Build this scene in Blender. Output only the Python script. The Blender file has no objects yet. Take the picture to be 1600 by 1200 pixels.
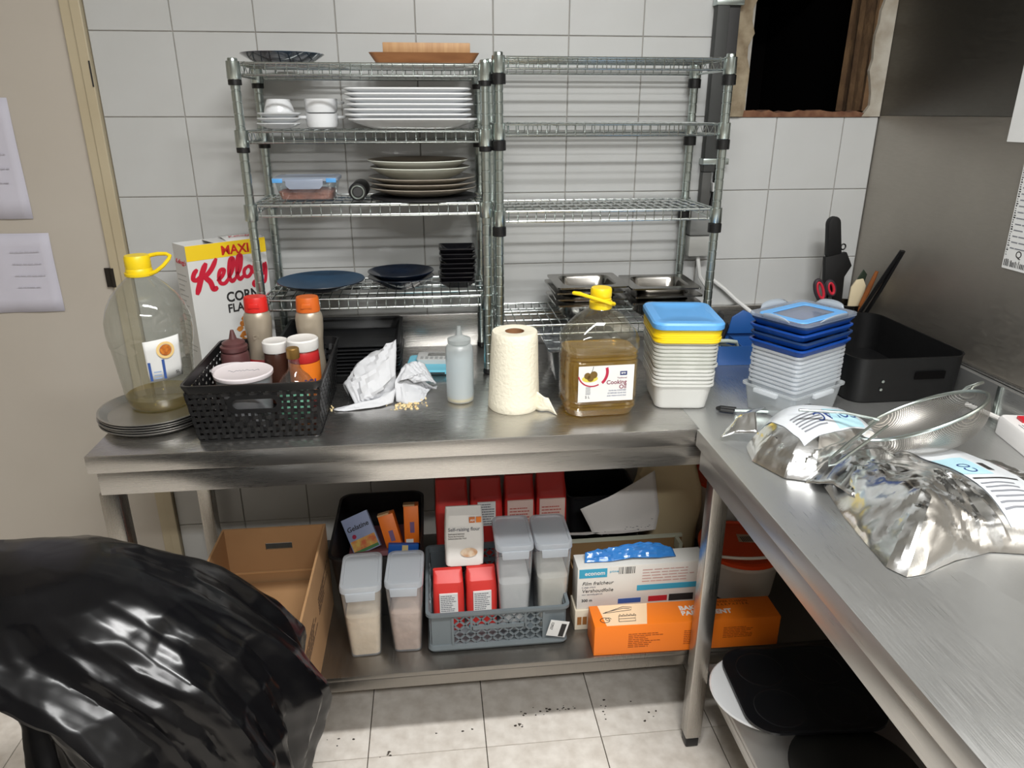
import bpy, bmesh, math, random
from mathutils import Vector, Matrix, noise, Euler
random.seed(7)
SC = bpy.context.scene
COL = SC.collection
PI = math.pi
# ---------------------------------------------------------------- camera, world, light, exposure
cam_d = bpy.data.cameras.new('camera'); cam = bpy.data.objects.new('camera', cam_d); COL.objects.link(cam)
cam.location = (0.6178, -2.0792, 1.5285)
cam.rotation_euler = (PI/2 - 0.3584, 0, -0.11095)
cam_d.sensor_width = 36.0; cam_d.lens = 36.0*1135/1600; cam_d.clip_start = 0.02
SC.camera = cam
W = bpy.data.worlds.new('world'); SC.world = W; W.use_nodes = True
W.node_tree.nodes['Background'].inputs[0].default_value = (0.62, 0.63, 0.62, 1)
W.node_tree.nodes['Background'].inputs[1].default_value = 0.25
SC.view_settings.view_transform = 'Standard'; SC.view_settings.look = 'None'
SC.view_settings.exposure = 0.15; SC.view_settings.gamma = 1.0; SC.view_settings.use_curve_mapping = False
LAMPS = [((1.00, -1.75, 2.62), 50.0), ((0.90, -3.15, 2.62), 56.0)]   # ceiling fluorescents (built further down)
CEIL = 2.70
SC.cycles.transparent_max_bounces = 32

# ---------------------------------------------------------------- helpers
def lin(c):
    def f(v):
        v /= 255.0
        return v/12.92 if v <= 0.04045 else ((v+0.055)/1.055)**2.4
    return (f(c[0]), f(c[1]), f(c[2]), 1.0)
MATS = {}
def mat(name, rgb=(200,200,200), rough=0.5, metal=0.0, var=None, bump=None, spec=0.5, coat=0.0, rgb2=None, stretch=None, emit=0.0, sheen=0.0):
    """procedural material; var=(scale, mix towards rgb2), bump=(scale, strength)"""
    if name in MATS: return MATS[name]
    m = bpy.data.materials.new(name); m.use_nodes = True; nt = m.node_tree; n = nt.nodes; L = nt.links
    p = n['Principled BSDF']
    p.inputs['Base Color'].default_value = lin(rgb); p.inputs['Roughness'].default_value = rough
    p.inputs['Metallic'].default_value = metal; p.inputs['Specular IOR Level'].default_value = spec
    p.inputs['Coat Weight'].default_value = coat; p.inputs['Coat Roughness'].default_value = 0.08
    if sheen: p.inputs['Sheen Weight'].default_value = sheen
    if emit:
        p.inputs['Emission Color'].default_value = lin(rgb); p.inputs['Emission Strength'].default_value = emit
    if var or bump:
        tc = n.new('ShaderNodeTexCoord'); mp = n.new('ShaderNodeMapping'); L.new(tc.outputs['Object'], mp.inputs[0])
        if stretch: mp.inputs['Scale'].default_value = stretch
    if var:
        nz = n.new('ShaderNodeTexNoise'); nz.inputs['Scale'].default_value = var[0]; nz.inputs['Detail'].default_value = 5
        L.new(mp.outputs[0], nz.inputs['Vector'])
        cr = n.new('ShaderNodeValToRGB'); cr.color_ramp.elements[0].position = 0.35; cr.color_ramp.elements[1].position = 0.68
        c2 = rgb2 or tuple(v*0.8 for v in rgb)
        cr.color_ramp.elements[0].color = lin(rgb)
        a = lin(rgb); b = lin(c2); t = var[1]
        cr.color_ramp.elements[1].color = tuple(a[i]*(1-t)+b[i]*t for i in range(3))+(1,)
        L.new(nz.outputs['Fac'], cr.inputs[0]); L.new(cr.outputs[0], p.inputs['Base Color'])
    if bump:
        nb = n.new('ShaderNodeTexNoise'); nb.inputs['Scale'].default_value = bump[0]; nb.inputs['Detail'].default_value = 4
        L.new(mp.outputs[0], nb.inputs['Vector'])
        bp = n.new('ShaderNodeBump'); bp.inputs['Strength'].default_value = bump[1]; bp.inputs['Distance'].default_value = 0.01
        L.new(nb.outputs['Fac'], bp.inputs['Height']); L.new(bp.outputs[0], p.inputs['Normal'])
    MATS[name] = m; return m
def steel(name, rgb, rough, stretch=(1,60,1), scratch=0.10, metal=1.0):
    """brushed stainless: roughness and tone streaked along one axis, faint smudges"""
    if name in MATS: return MATS[name]
    m = bpy.data.materials.new(name); m.use_nodes = True; nt = m.node_tree; n = nt.nodes; L = nt.links
    p = n['Principled BSDF']; p.inputs['Metallic'].default_value = metal
    tc = n.new('ShaderNodeTexCoord'); mp = n.new('ShaderNodeMapping'); mp.inputs['Scale'].default_value = stretch
    L.new(tc.outputs['Object'], mp.inputs[0])
    nz = n.new('ShaderNodeTexNoise'); nz.inputs['Scale'].default_value = 14; nz.inputs['Detail'].default_value = 6
    L.new(mp.outputs[0], nz.inputs['Vector'])
    sm = n.new('ShaderNodeTexNoise'); sm.inputs['Scale'].default_value = 3.2; sm.inputs['Detail'].default_value = 6
    L.new(tc.outputs['Object'], sm.inputs['Vector'])
    mx = n.new('ShaderNodeMath'); mx.operation = 'ADD'; L.new(nz.outputs['Fac'], mx.inputs[0]); L.new(sm.outputs['Fac'], mx.inputs[1])
    mr = n.new('ShaderNodeMapRange'); mr.inputs[1].default_value = 0.7; mr.inputs[2].default_value = 1.3
    mr.inputs[3].default_value = rough-scratch; mr.inputs[4].default_value = rough+scratch
    L.new(mx.outputs[0], mr.inputs[0]); L.new(mr.outputs[0], p.inputs['Roughness'])
    cr = n.new('ShaderNodeValToRGB'); a = lin(rgb); cr.color_ramp.elements[0].position = 0.3; cr.color_ramp.elements[1].position = 0.75
    cr.color_ramp.elements[0].color = a; cr.color_ramp.elements[1].color = tuple(min(1,v*0.88) for v in a[:3])+(1,)
    L.new(sm.outputs['Fac'], cr.inputs[0]); L.new(cr.outputs[0], p.inputs['Base Color'])
    bp = n.new('ShaderNodeBump'); bp.inputs['Strength'].default_value = 0.012; bp.inputs['Distance'].default_value = 0.001
    L.new(nz.outputs['Fac'], bp.inputs['Height']); L.new(bp.outputs[0], p.inputs['Normal'])
    MATS[name] = m; return m
def clear(name, tint=(245,247,247), body=(235,238,238), haze=0.08, rough=0.08, gloss=0.9, ior=1.45):
    """thin clear or frosted plastic: straight-through transparency, a share of diffuse haze, Fresnel gloss"""
    if name in MATS: return MATS[name]
    m = bpy.data.materials.new(name); m.use_nodes = True; nt = m.node_tree; n = nt.nodes; L = nt.links
    n.remove(n['Principled BSDF']); out = n['Material Output']
    tr = n.new('ShaderNodeBsdfTransparent'); tr.inputs[0].default_value = lin(tint)
    df = n.new('ShaderNodeBsdfDiffuse'); df.inputs[0].default_value = lin(body)
    tl = n.new('ShaderNodeBsdfTranslucent'); tl.inputs[0].default_value = lin(body)
    m0 = n.new('ShaderNodeMixShader'); m0.inputs[0].default_value = 0.45; L.new(df.outputs[0], m0.inputs[1]); L.new(tl.outputs[0], m0.inputs[2])
    m1 = n.new('ShaderNodeMixShader'); m1.inputs[0].default_value = haze; L.new(tr.outputs[0], m1.inputs[1]); L.new(m0.outputs[0], m1.inputs[2])
    gl = n.new('ShaderNodeBsdfGlossy'); gl.inputs['Roughness'].default_value = rough; gl.inputs[0].default_value = (gloss,gloss,gloss,1)
    lw = n.new('ShaderNodeLayerWeight'); lw.inputs[0].default_value = 0.5
    pw = n.new('ShaderNodeMath'); pw.operation = 'POWER'; L.new(lw.outputs['Facing'], pw.inputs[0]); pw.inputs[1].default_value = 3.5
    fr = n.new('ShaderNodeMapRange'); L.new(pw.outputs[0], fr.inputs[0]); fr.inputs[3].default_value = ((ior-1)/(ior+1))**2*1.3; fr.inputs[4].default_value = 0.62
    m2 = n.new('ShaderNodeMixShader'); L.new(fr.outputs[0], m2.inputs[0]); L.new(m1.outputs[0], m2.inputs[1]); L.new(gl.outputs[0], m2.inputs[2])
    L.new(m2.outputs[0], out.inputs[0]); MATS[name] = m; return m

def rr(w, d, r, n=4, cx=0.0, cy=0.0):
    """rounded rectangle outline, counter-clockwise"""
    pts = []; r = min(r, w/2-1e-4, d/2-1e-4)
    for (sx, sy, a0) in ((1,-1,-90),(1,1,0),(-1,1,90),(-1,-1,180)):
        ox = cx+sx*(w/2-r); oy = cy+sy*(d/2-r)
        for k in range(n+1):
            a = math.radians(a0+90*k/n); pts.append((ox+r*math.cos(a), oy+r*math.sin(a)))
    return pts
def circ(r, n=32, cx=0.0, cy=0.0, ry=None):
    return [(cx+r*math.cos(2*PI*k/n), cy+(ry or r)*math.sin(2*PI*k/n)) for k in range(n)]
class MB:
    def __init__(s): s.v = []; s.f = []
    def add(s, vs, fs):
        o = len(s.v); s.v += [tuple(v) for v in vs]; s.f += [tuple(i+o for i in f) for f in fs]; return s
    def box(s, x0, x1, y0, y1, z0, z1):
        v = [(x,y,z) for z in (z0,z1) for y in (y0,y1) for x in (x0,x1)]
        return s.add(v, [(0,2,3,1),(4,5,7,6),(0,1,5,4),(2,6,7,3),(0,4,6,2),(1,3,7,5)])
    def obox(s, M, x, y, z):
        v = [M @ Vector((a,b,c)) for c in (-z/2,z/2) for b in (-y/2,y/2) for a in (-x/2,x/2)]
        return s.add(v, [(0,2,3,1),(4,5,7,6),(0,1,5,4),(2,6,7,3),(0,4,6,2),(1,3,7,5)])
    def loft(s, rings, cap0=True, cap1=True, closed=True):
        n = len(rings[0]); o = len(s.v)
        for r in rings: s.v += [tuple(p) for p in r]
        for i in range(len(rings)-1):
            for k in range(n if closed else n-1):
                a = o+i*n+k; b = o+i*n+(k+1) % n
                s.f.append((a, b, b+n, a+n))
        if cap0: s.f.append(tuple(o+k for k in reversed(range(n))))
        if cap1: s.f.append(tuple(o+(len(rings)-1)*n+k for k in range(n)))
        return s
    def prism(s, pts, z0, z1): return s.loft([[(x,y,z0) for x,y in pts], [(x,y,z1) for x,y in pts]])
    def prism_y(s, pts, y0, y1):   # outline in x,z
        return s.loft([[(x,y1,z) for x,z in pts], [(x,y0,z) for x,z in pts]])
    def prism_x(s, pts, x0, x1):   # outline in y,z
        return s.loft([[(x0,y,z) for y,z in pts], [(x1,y,z) for y,z in pts]])
    def lathe(s, prof, n=32, cx=0.0, cy=0.0, cap0=True, cap1=True):
        return s.loft([[(cx+r*math.cos(2*PI*k/n), cy+r*math.sin(2*PI*k/n), z) for k in range(n)] for r, z in prof], cap0, cap1)
    def rloft(s, secs, n=4, cap0=True, cap1=True):
        """secs: (w, d, corner radius, z[, cx, cy])"""
        return s.loft([[(x,y,q[3]) for x,y in rr(q[0], q[1], q[2], n, *(q[4:6] if len(q) > 4 else ()))] for q in secs], cap0, cap1)
    def tube(s, path, r, n=8, closed=False, cap=True):
        P = [Vector(p) for p in path]; rings = []; up = Vector((0,0,1)); prev = None; N = len(P)
        for i in range(N):
            if closed: t = P[(i+1) % N]-P[(i-1) % N]
            else: t = P[min(i+1,N-1)]-P[max(i-1,0)]
            if t.length < 1e-9: t = Vector((0,0,1))
            t.normalize()
            if prev is None:
                a = t.cross(up if abs(t.z) < 0.95 else Vector((1,0,0))).normalized()
            else:
                a = prev - t*prev.dot(t)
                a = a.normalized() if a.length > 1e-6 else t.cross(up).normalized()
            prev = a; b = t.cross(a); rad = r[i] if isinstance(r, (list,tuple)) else r
            rings.append([P[i]+a*rad*math.cos(2*PI*k/n)+b*rad*math.sin(2*PI*k/n) for k in range(n)])
        if closed: return s.loft(rings+[rings[0]], False, False)
        return s.loft(rings, cap, cap)
    def sheet(s, rows):
        n = len(rows[0]); o = len(s.v)
        for r in rows: s.v += [tuple(p) for p in r]
        for i in range(len(rows)-1):
            for k in range(n-1):
                a = o+i*n+k; s.f.append((a, a+1, a+1+n, a+n))
        return s
    def xf(s, M, start=0):
        for i in range(start, len(s.v)): s.v[i] = tuple(M @ Vector(s.v[i]))
        return s
    def mesh(s, name, smooth=35, bev=0.0, seg=2):
        me = bpy.data.meshes.new(name); me.from_pydata(s.v, [], s.f); me.validate()
        if bev:
            bm = bmesh.new(); bm.from_mesh(me); bmesh.ops.remove_doubles(bm, verts=bm.verts, dist=1e-6)
            ed = [e for e in bm.edges if len(e.link_faces) == 2 and e.calc_face_angle(0) > 0.6]
            bmesh.ops.bevel(bm, geom=ed, offset=bev, segments=seg, affect='EDGES', profile=0.5, clamp_overlap=True)
            bm.to_mesh(me); bm.free()
        if smooth:
            me.polygons.foreach_set('use_smooth', [True]*len(me.polygons))
            me.set_sharp_from_angle(angle=math.radians(smooth))
        me.update(); return me
    def build(s, name, m, parent=None, loc=None, rot=None, smooth=35, bev=0.0, seg=2):
        me = s.mesh(name, smooth, bev, seg)
        return link(name, me, m, parent, loc, rot)
def link(name, me, m, parent=None, loc=None, rot=None):
    if m is not None and len(me.materials) == 0: me.materials.append(m)
    o = bpy.data.objects.new(name, me); COL.objects.link(o)
    if parent is not None: o.parent = parent
    if loc is not None: o.location = loc
    if rot is not None: o.rotation_euler = rot
    return o
def tag(o, label=None, cat=None, group=None, kind=None):
    if label: o['label'] = label
    if cat: o['category'] = cat
    if group: o['group'] = group
    if kind: o['kind'] = kind
    return o
def thing(name, label, cat, loc=(0,0,0), rotz=0.0, group=None, rot=None):
    o = bpy.data.objects.new(name, None); COL.objects.link(o); o.empty_display_size = 0.05
    o.location = loc; o.rotation_euler = rot if rot else (0,0,rotz)
    return tag(o, label, cat, group)
def copy_tree(o, parent=None):
    c = o.copy(); COL.objects.link(c)
    if parent is not None: c.parent = parent
    for ch in [x for x in COL.objects if x.parent == o]: copy_tree(ch, c)
    return c
_txt = {}
def text(name, s, size, m, parent, loc, rot=(PI/2,0,0), align='LEFT', ext=0.0003, shear=0.0, sx=1.0, wrap=None, bold=0.0, space=1.0):
    cu = bpy.data.curves.new('txt', 'FONT'); cu.body = s; cu.size = size; cu.align_x = align; cu.extrude = ext; cu.shear = shear
    cu.offset = bold; cu.space_character = space; cu.resolution_u = 3
    t = bpy.data.objects.new('txt', cu); COL.objects.link(t)
    dg = bpy.context.evaluated_depsgraph_get(); me = bpy.data.meshes.new_from_object(t.evaluated_get(dg))
    bpy.data.objects.remove(t); bpy.data.curves.remove(cu)
    if sx != 1.0:
        for v in me.vertices: v.co.x *= sx
    if wrap:      # bend round a vertical cylinder of this radius (text faces -y, x along the arc)
        for v in me.vertices:
            a = v.co.x/wrap; R = wrap+v.co.z; y = v.co.y
            v.co = (R*math.sin(a), -R*math.cos(a), y)
        rot = (0,0,0) if rot == (PI/2,0,0) else rot
    me.name = name; me.materials.clear()
    return link(name, me, m, parent, loc, rot)
def lines(rows, x0, x1, z0, z1, h=0.35, seed=1, y=0.0, ragged=0.35):
    """fine print: a block of short raised strips in the x-z plane facing -y"""
    b = MB(); R = random.Random(seed); st = (z1-z0)/rows
    for i in range(rows):
        z = z1-(i+0.5)*st; x = x0; end = x0+(x1-x0)*(1-ragged*R.random())
        while x < end-0.001:
            w = min((x1-x0)*R.uniform(0.08,0.22), end-x)
            b.box(x, x+w*0.85, y-0.0003, y, z-st*h/2, z+st*h/2); x += w
    return b
def fine(*a, m=None, parent=None, loc=None, rot=None, name='fine_print'):
    return tag(lines(*a).build(name, m or M['grey_print'], parent, loc, rot, smooth=0), kind='stuff')
def ordn(i): return ['lowest','second','third','fourth','fifth','sixth','seventh','eighth','ninth','tenth','eleventh','twelfth'][i]

# ---------------------------------------------------------------- materials
M = dict(
 tile=mat('white_wall_tile', (186,187,186), 0.28, var=(7,0.3), rgb2=(176,176,173), bump=(14,0.03), coat=0.25),
 grout=mat('grey_grout', (158,155,149), 0.9, var=(30,0.6), rgb2=(124,119,112)),
 plaster=mat('rough_plaster', (150,138,116), 0.95, var=(22,0.9), rgb2=(104,88,68), bump=(30,0.6)),
 plaster_dark=mat('broken_brown_plaster', (112,86,58), 0.95, var=(14,0.8), rgb2=(74,52,34), bump=(25,0.7)),
 brick_red=mat('red_brick_dust', (118,84,62), 0.95, var=(40,0.8), rgb2=(86,50,34), bump=(40,0.5)),
 void=mat('painted_void_shade', (9,8,8), 1.0, spec=0.05),  # near-black base colour paints in the unlit darkness inside openings
 ftile=mat('terrazzo_floor_tile', (238,231,222), 0.42, var=(26,0.7), rgb2=(206,196,184), bump=(30,0.02)),
 fgrout=mat('dark_floor_joint', (88,80,70), 0.9),
 cream=mat('cream_paint', (184,177,167), 0.45, var=(3,0.4), rgb2=(175,166,154)),
 cream2=mat('cream_frame_paint', (182,170,144), 0.4, var=(6,0.5), rgb2=(166,152,124)),
 dark=mat('near_black_plastic', (22,22,23), 0.45, var=(20,0.4), rgb2=(30,30,31)),
 black=mat('black_plastic', (17,17,18), 0.38),
 black_m=mat('black_coated_metal', (20,21,23), 0.42, bump=(200,0.03)),
 steel=steel('brushed_stainless', (198,196,193), 0.28, (1,60,60), 0.07, 0.97),
 steel_y=steel('brushed_stainless_side', (206,206,204), 0.37, (60,1,60), 0.11, 0.88),
 steel_w=steel('dull_wall_stainless', (186,180,171), 0.52, (1,3,14), 0.06),
 steel_p=steel('gastronorm_steel', (150,147,142), 0.22, (1,1,1), 0.05),
 steel_l=steel('leg_stainless', (190,186,180), 0.30, (60,60,1), 0.06),
 chrome=mat('chrome_wire', (206,212,210), 0.24, 1.0),
 chrome_d=mat('zinc_post', (190,200,197), 0.28, 1.0),
 white=mat('white_porcelain', (226,228,230), 0.22, coat=0.4),
 paper=mat('white_paper', (220,220,218), 0.8, var=(20,0.3), rgb2=(206,206,203)),
 print=mat('black_print', (38,36,36), 0.7),
 grey_print=mat('grey_print', (120,122,128), 0.7),
 red=mat('red_plastic', (214,38,32), 0.4),
 orange=mat('orange_plastic', (206,98,28), 0.42),
 yellow=mat('yellow_plastic', (236,204,22), 0.38),
 lblue=mat('light_blue_plastic', (92,160,220), 0.35),
 blue=mat('royal_blue_plastic', (10,66,150), 0.4),
)
# ================================================================ the setting
XR = 1.9036; ZT = 1.716; TS = 0.2          # right wall plane, tile course datum, tile pitch
HX0, HX1, HZ0, HZ1 = 1.505, 1.868, 1.528, 2.06   # the hole knocked through the wall
wb = MB()
wb.box(-0.20, HX0, 0.0032, 0.16, 0, CEIL); wb.box(HX0, XR, 0.0032, 0.16, 0, HZ0-0.004); wb.box(HX0, XR, 0.0032, 0.16, HZ1, CEIL); wb.box(HX1, XR, 0.0032, 0.16, HZ0-0.004, HZ1)
wall = tag(wb.build('wall_back', M['grout'], smooth=0), kind='structure')
def tile_mesh(w, h, g=0.0012):
    b = MB(); b.loft([[(x,0.0030,z) for x,z in ((g,g),(w-g,g),(w-g,h-g),(g,h-g))], [(x,0.0012,z) for x,z in ((g,g),(w-g,g),(w-g,h-g),(g,h-g))], [(x,0.0,z) for x,z in ((g+.0014,g+.0014),(w-g-.0014,g+.0014),(w-g-.0014,h-g-.0014),(g+.0014,h-g-.0014))]], False, True)
    b.f = [tuple(reversed(f)) for f in b.f]
    return b.mesh('tile', 0)
full = tile_mesh(TS, TS)
for i in range(-1, 10):
    for j in range(-5, 9):
        x0 = i*TS; x1 = min(x0+TS, XR-0.001); z1 = ZT-j*TS; z0 = max(0.0, z1-TS); z1 = min(z1, CEIL-0.001)
        if z1-z0 < 0.02: continue
        if z0 > HZ0-0.05 and z0 < HZ1-0.02 and x1 > 1.41: continue      # tiles lost around the hole
        me = full if (abs(x1-x0-TS) < 1e-6 and abs(z1-z0-TS) < 1e-6) else tile_mesh(x1-x0, z1-z0)
        link('tile', me, M['tile'], wall, (x0, 0, z0))
# ragged plaster round the hole
R = random.Random(3)
def ragged(pts_l, pts_r, y0, y1):
    b = MB(); n = len(pts_l)
    fr = [[(a[0], y0, a[1]), (c[0], y0, c[1])] for a, c in zip(pts_l, pts_r)]
    bk = [[(a[0], y1, a[1]), (c[0], y1, c[1])] for a, c in zip(pts_l, pts_r)]
    return b.loft([[f[0], f[1], k[1], k[0]] for f, k in zip(fr, bk)])
zs = [HZ0-0.012+0.03*k for k in range(19)]
ragged([(1.402, z) for z in zs], [(HX0-0.006+R.uniform(-.008,.009), z) for z in zs], -0.006, 0.0066).build('plaster_edge', M['plaster'], wall, smooth=0)
ragged([(1.440+R.uniform(-.006,.006), z) for z in zs[::2]], [(1.478+R.uniform(-.012,.012), z) for z in zs[::2]], -0.010, -0.0062).build('plaster_lump', M['plaster'], wall, smooth=0)
ragged([(HX1-0.012+R.uniform(-.014,.012)+(0.012 if 1.55 < z < 1.60 else 0), z) for z in zs], [(XR-0.002, z) for z in zs], -0.005, 0.0066).build('plaster_edge', mat('flaking_white_plaster', (178,172,160), 0.9, var=(16,0.6), rgb2=(120,104,82), bump=(25,0.4)), wall, smooth=0)
xs = [HX0-0.02+0.0215*k for k in range(19)]
b = MB(); b.loft([[(x, -0.004, HZ0-0.013), (x, -0.004, HZ0+R.uniform(-.003,.007)), (x, 0.075, HZ0+R.uniform(-.002,.006)), (x, 0.075, HZ0-0.0038)] for x in xs]).build('broken_sill', M['brick_red'], wall, smooth=0)
b = MB()       # reveals and the dark space behind
b.loft([[(HX1, 0.0068+k*0.02, HZ0), (HX1-0.006-R.uniform(0,.012), 0.0068+k*0.02, HZ0+.004), (HX1-0.004-R.uniform(0,.012), 0.0068+k*0.02, HZ1-.002), (HX1, 0.0068+k*0.02, HZ1)] for k in range(8)]).build('hole_reveal', M['plaster_dark'], wall, smooth=0)
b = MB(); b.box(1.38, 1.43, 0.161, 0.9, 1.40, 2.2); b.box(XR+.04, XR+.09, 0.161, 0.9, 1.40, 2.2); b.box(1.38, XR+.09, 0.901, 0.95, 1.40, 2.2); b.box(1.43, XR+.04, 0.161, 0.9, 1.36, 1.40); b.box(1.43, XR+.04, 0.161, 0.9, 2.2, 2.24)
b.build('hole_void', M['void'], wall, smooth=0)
# grey trunking and cables on the tiles beside the shelf
tr = thing('cable_trunking', 'dark grey twin cable trunking running up the tiles beside the wall hole', 'trunking', (1.417, -0.001, 1.37))
gm = mat('dark_grey_trunking', (62,63,62), 0.55); gm2 = mat('darker_grey_trunking', (48,47,47), 0.6)
MB().box(-0.030,0.004,-0.030,0,0,CEIL-1.371).build('duct', gm, tr, bev=0.003)
MB().box(0.0045,0.036,-0.022,0,0.03,CEIL-1.371).build('duct', gm2, tr, bev=0.003)
for z in (0.02, 0.42): MB().box(-0.034,0.040,-0.034,-0.0005,z,z+0.016).build('bracket', M['chrome_d'], tr, bev=0.001)
MB().box(-0.030,-0.002,-0.026,0,-0.10,0).build('duct_end', mat('grey_duct_end', (84,84,82), 0.6), tr, bev=0.004)
MB().tube([(-0.016,-0.012,-0.10),(-0.022,-0.014,-0.14),(-0.030,-0.016,-0.17)], 0.008).build('cable', M['black'], tr)
MB().tube([(0.018,-0.010,0.03),(0.014,-0.012,-0.05),(0.006,-0.014,-0.12)], 0.007).build('cable', M['black'], tr)
MB().box(0.004,0.026,-0.026,-0.001,-0.055,-0.03).build('connector', M['paper'], tr, bev=0.002)
so = thing('socket_box', 'pale grey socket box on the tiles behind the right wire shelf', 'socket', (1.392, -0.001, 1.135))
MB().box(-0.035,0.035,-0.045,0,0.06,0.135).build('cover', mat('mid_grey_plastic',(126,127,125),0.5), so, bev=0.005)
MB().box(-0.035,0.035,-0.048,0,0,0.058).build('base', mat('pale_grey_plastic',(172,172,168),0.5), so, bev=0.005)
MB().tube([(0.0,-0.03,0.0),(0.01,-0.034,-0.06),(0.04,-0.03,-0.10)], 0.006).build('lead', M['paper'], so)
wc = MB().tube([(1.452,-0.012,1.058),(1.49,-0.014,1.03),(1.53,-0.018,0.995),(1.57,-0.024,0.965),(1.60,-0.04,0.94),(1.62,-0.05,0.91)], 0.006).build('white_cable', M['paper'])
tag(wc, 'thin white cable sagging along the tiles behind the blue-lidded tubs', 'cable')

# door and frame on the left, flush in the same wall
door = MB(); door.box(-1.14, -0.2535, 0.004, 0.045, 0.008, 2.10)
door = tag(door.build('door_1', M['cream'], smooth=0, bev=0.002), kind='structure')
h = MB(); h.lathe([(0.007,-0.026),(0.007,0.026)], 12); h.box(-0.02,0.012,0.0,0.004,-0.026,0.026)
h.build('hinge', mat('dark_hinge',(52,48,44),0.4,0.7), door, (-0.2495,-0.006,1.104))
fr = MB(); fr.box(-0.2515,-0.226,-0.010,0.03,0,2.12); fr.box(-0.2255,-0.201,-0.016,0.03,0,2.12); fr.box(-1.20,-0.201,-0.012,0.03,2.121,2.18)
fr = tag(fr.build('trim_1', M['cream2'], smooth=0, bev=0.002), kind='structure')
MB().box(-0.0015,0.0015,-0.003,0,-0.03,0.03).build('latch_slot', M['print'], fr, (-0.2035,-0.0155,1.617))
wl = MB(); wl.box(-2.4,-1.14,0.007,0.16,0,CEIL); wl.box(-1.14,-0.2,0.03,0.16,2.10,CEIL); wl.box(-1.14,-0.2,0.05,0.16,0,2.10)
tag(wl.build('wall_back_left', M['cream'], smooth=0), kind='structure')
lav = mat('lavender_white_paper',(196,194,206),0.8)
def pinned(name, label, x0, x1, z0, z1, rows, seed, y=0.0035, tilt=0.0):
    t = thing(name, label, 'paper', (x0, y, z0), rot=(0,tilt,0))
    b = MB(); n = 8; H = z1-z0; Wd = x1-x0
    b.sheet([[(Wd*k/n, -0.0006-0.003*(1-r/6)**2-0.0015*math.sin(k*1.3+r), H*r/6) for k in range(n+1)] for r in range(7)])
    o = b.build('sheet', lav, t); md = o.modifiers.new('t','SOLIDIFY'); md.thickness = 0.0004; md.offset = 1
    fine(rows, Wd*0.55, Wd*0.9, H*0.25, H*0.85, 0.07, seed, -0.006, m=mat('faint_print',(182,180,192),0.8), parent=t)
    return t
pinned('notice_sheet','lavender-white notice sheet taped highest on the cream door', -0.63,-0.4345,1.62,1.83, 3, 1)
pinned('notice_sheet','lavender-white notice sheet taped in the middle of the cream door', -0.63,-0.424,1.264,1.562, 5, 2)
pinned('notice_sheet','lavender-white notice sheet taped lowest on the cream door', -0.63,-0.396,1.012,1.226, 4, 3)

# right wall: stainless cladding
rw = MB(); rw.box(XR+0.004, XR+0.12, -4.2, 0.16, 0, CEIL)
rw = tag(rw.build('wall_right', M['grout'], smooth=0), kind='structure')
MB().box(XR-0.0015, XR+0.0039, -2.8, -0.001, 1.519, CEIL-.001).build('steel_panel', steel('upper_wall_stainless',(108,105,99),0.46,(1,3,14),0.05), rw, bev=0.0008)
MB().box(XR-0.0005, XR+0.0039, -2.8, -0.001, 0.956, 1.5185).build('steel_panel', M['steel_w'], rw, bev=0.0008)
MB().box(XR-0.010, XR-0.0006, -2.8, -0.03, 0.952, 0.9585).build('panel_flange', M['steel'], rw, bev=0.0008)
def wallpaper(name, label, y0, y1, z0, z1, kind):
    t = thing(name, label, 'paper', (XR-0.0022, y0, z0), rot=(0,0,-PI/2))   # local x runs towards the camera
    Wd = abs(y1-y0); H = z1-z0
    MB().box(0,Wd,-0.0006,0,0,H).build('sheet', M['paper'], t)
    if kind:
        fine(14, 0.012, Wd*0.8, 0.04, H-0.02, 0.18, 5, -0.0007, 0.6, parent=t)
        b = MB(); R5 = random.Random(5)
        for k in range(46): b.box(0.004+k*Wd/48, 0.004+k*Wd/48+R5.uniform(.001,.003), -0.001, -0.0007, 0.006, 0.016+R5.uniform(0,.006))
        for k in range(40): b.box(0.003, 0.003+R5.uniform(.002,.006), -0.001, -0.0007, 0.03+k*(H-.04)/40, 0.03+k*(H-.04)/40+R5.uniform(.001,.003))
        tag(b.build('printed_border', M['print'], t), kind='stuff')
        text('lettering','Q', 0.022, M['print'], t, (0.032,-0.0008,0.028))
    return t
wallpaper('wall_notice','plain white sheet stuck high on the steel wall at the right edge', -0.508,-0.75,1.4665,1.76, 0)
n2 = wallpaper('wall_notice','printed white notice with patterned border on the steel wall, lower right', -0.578,-0.80,1.199,1.44, 1)
n2.rotation_euler = (0.02,0,-PI/2)

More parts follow.
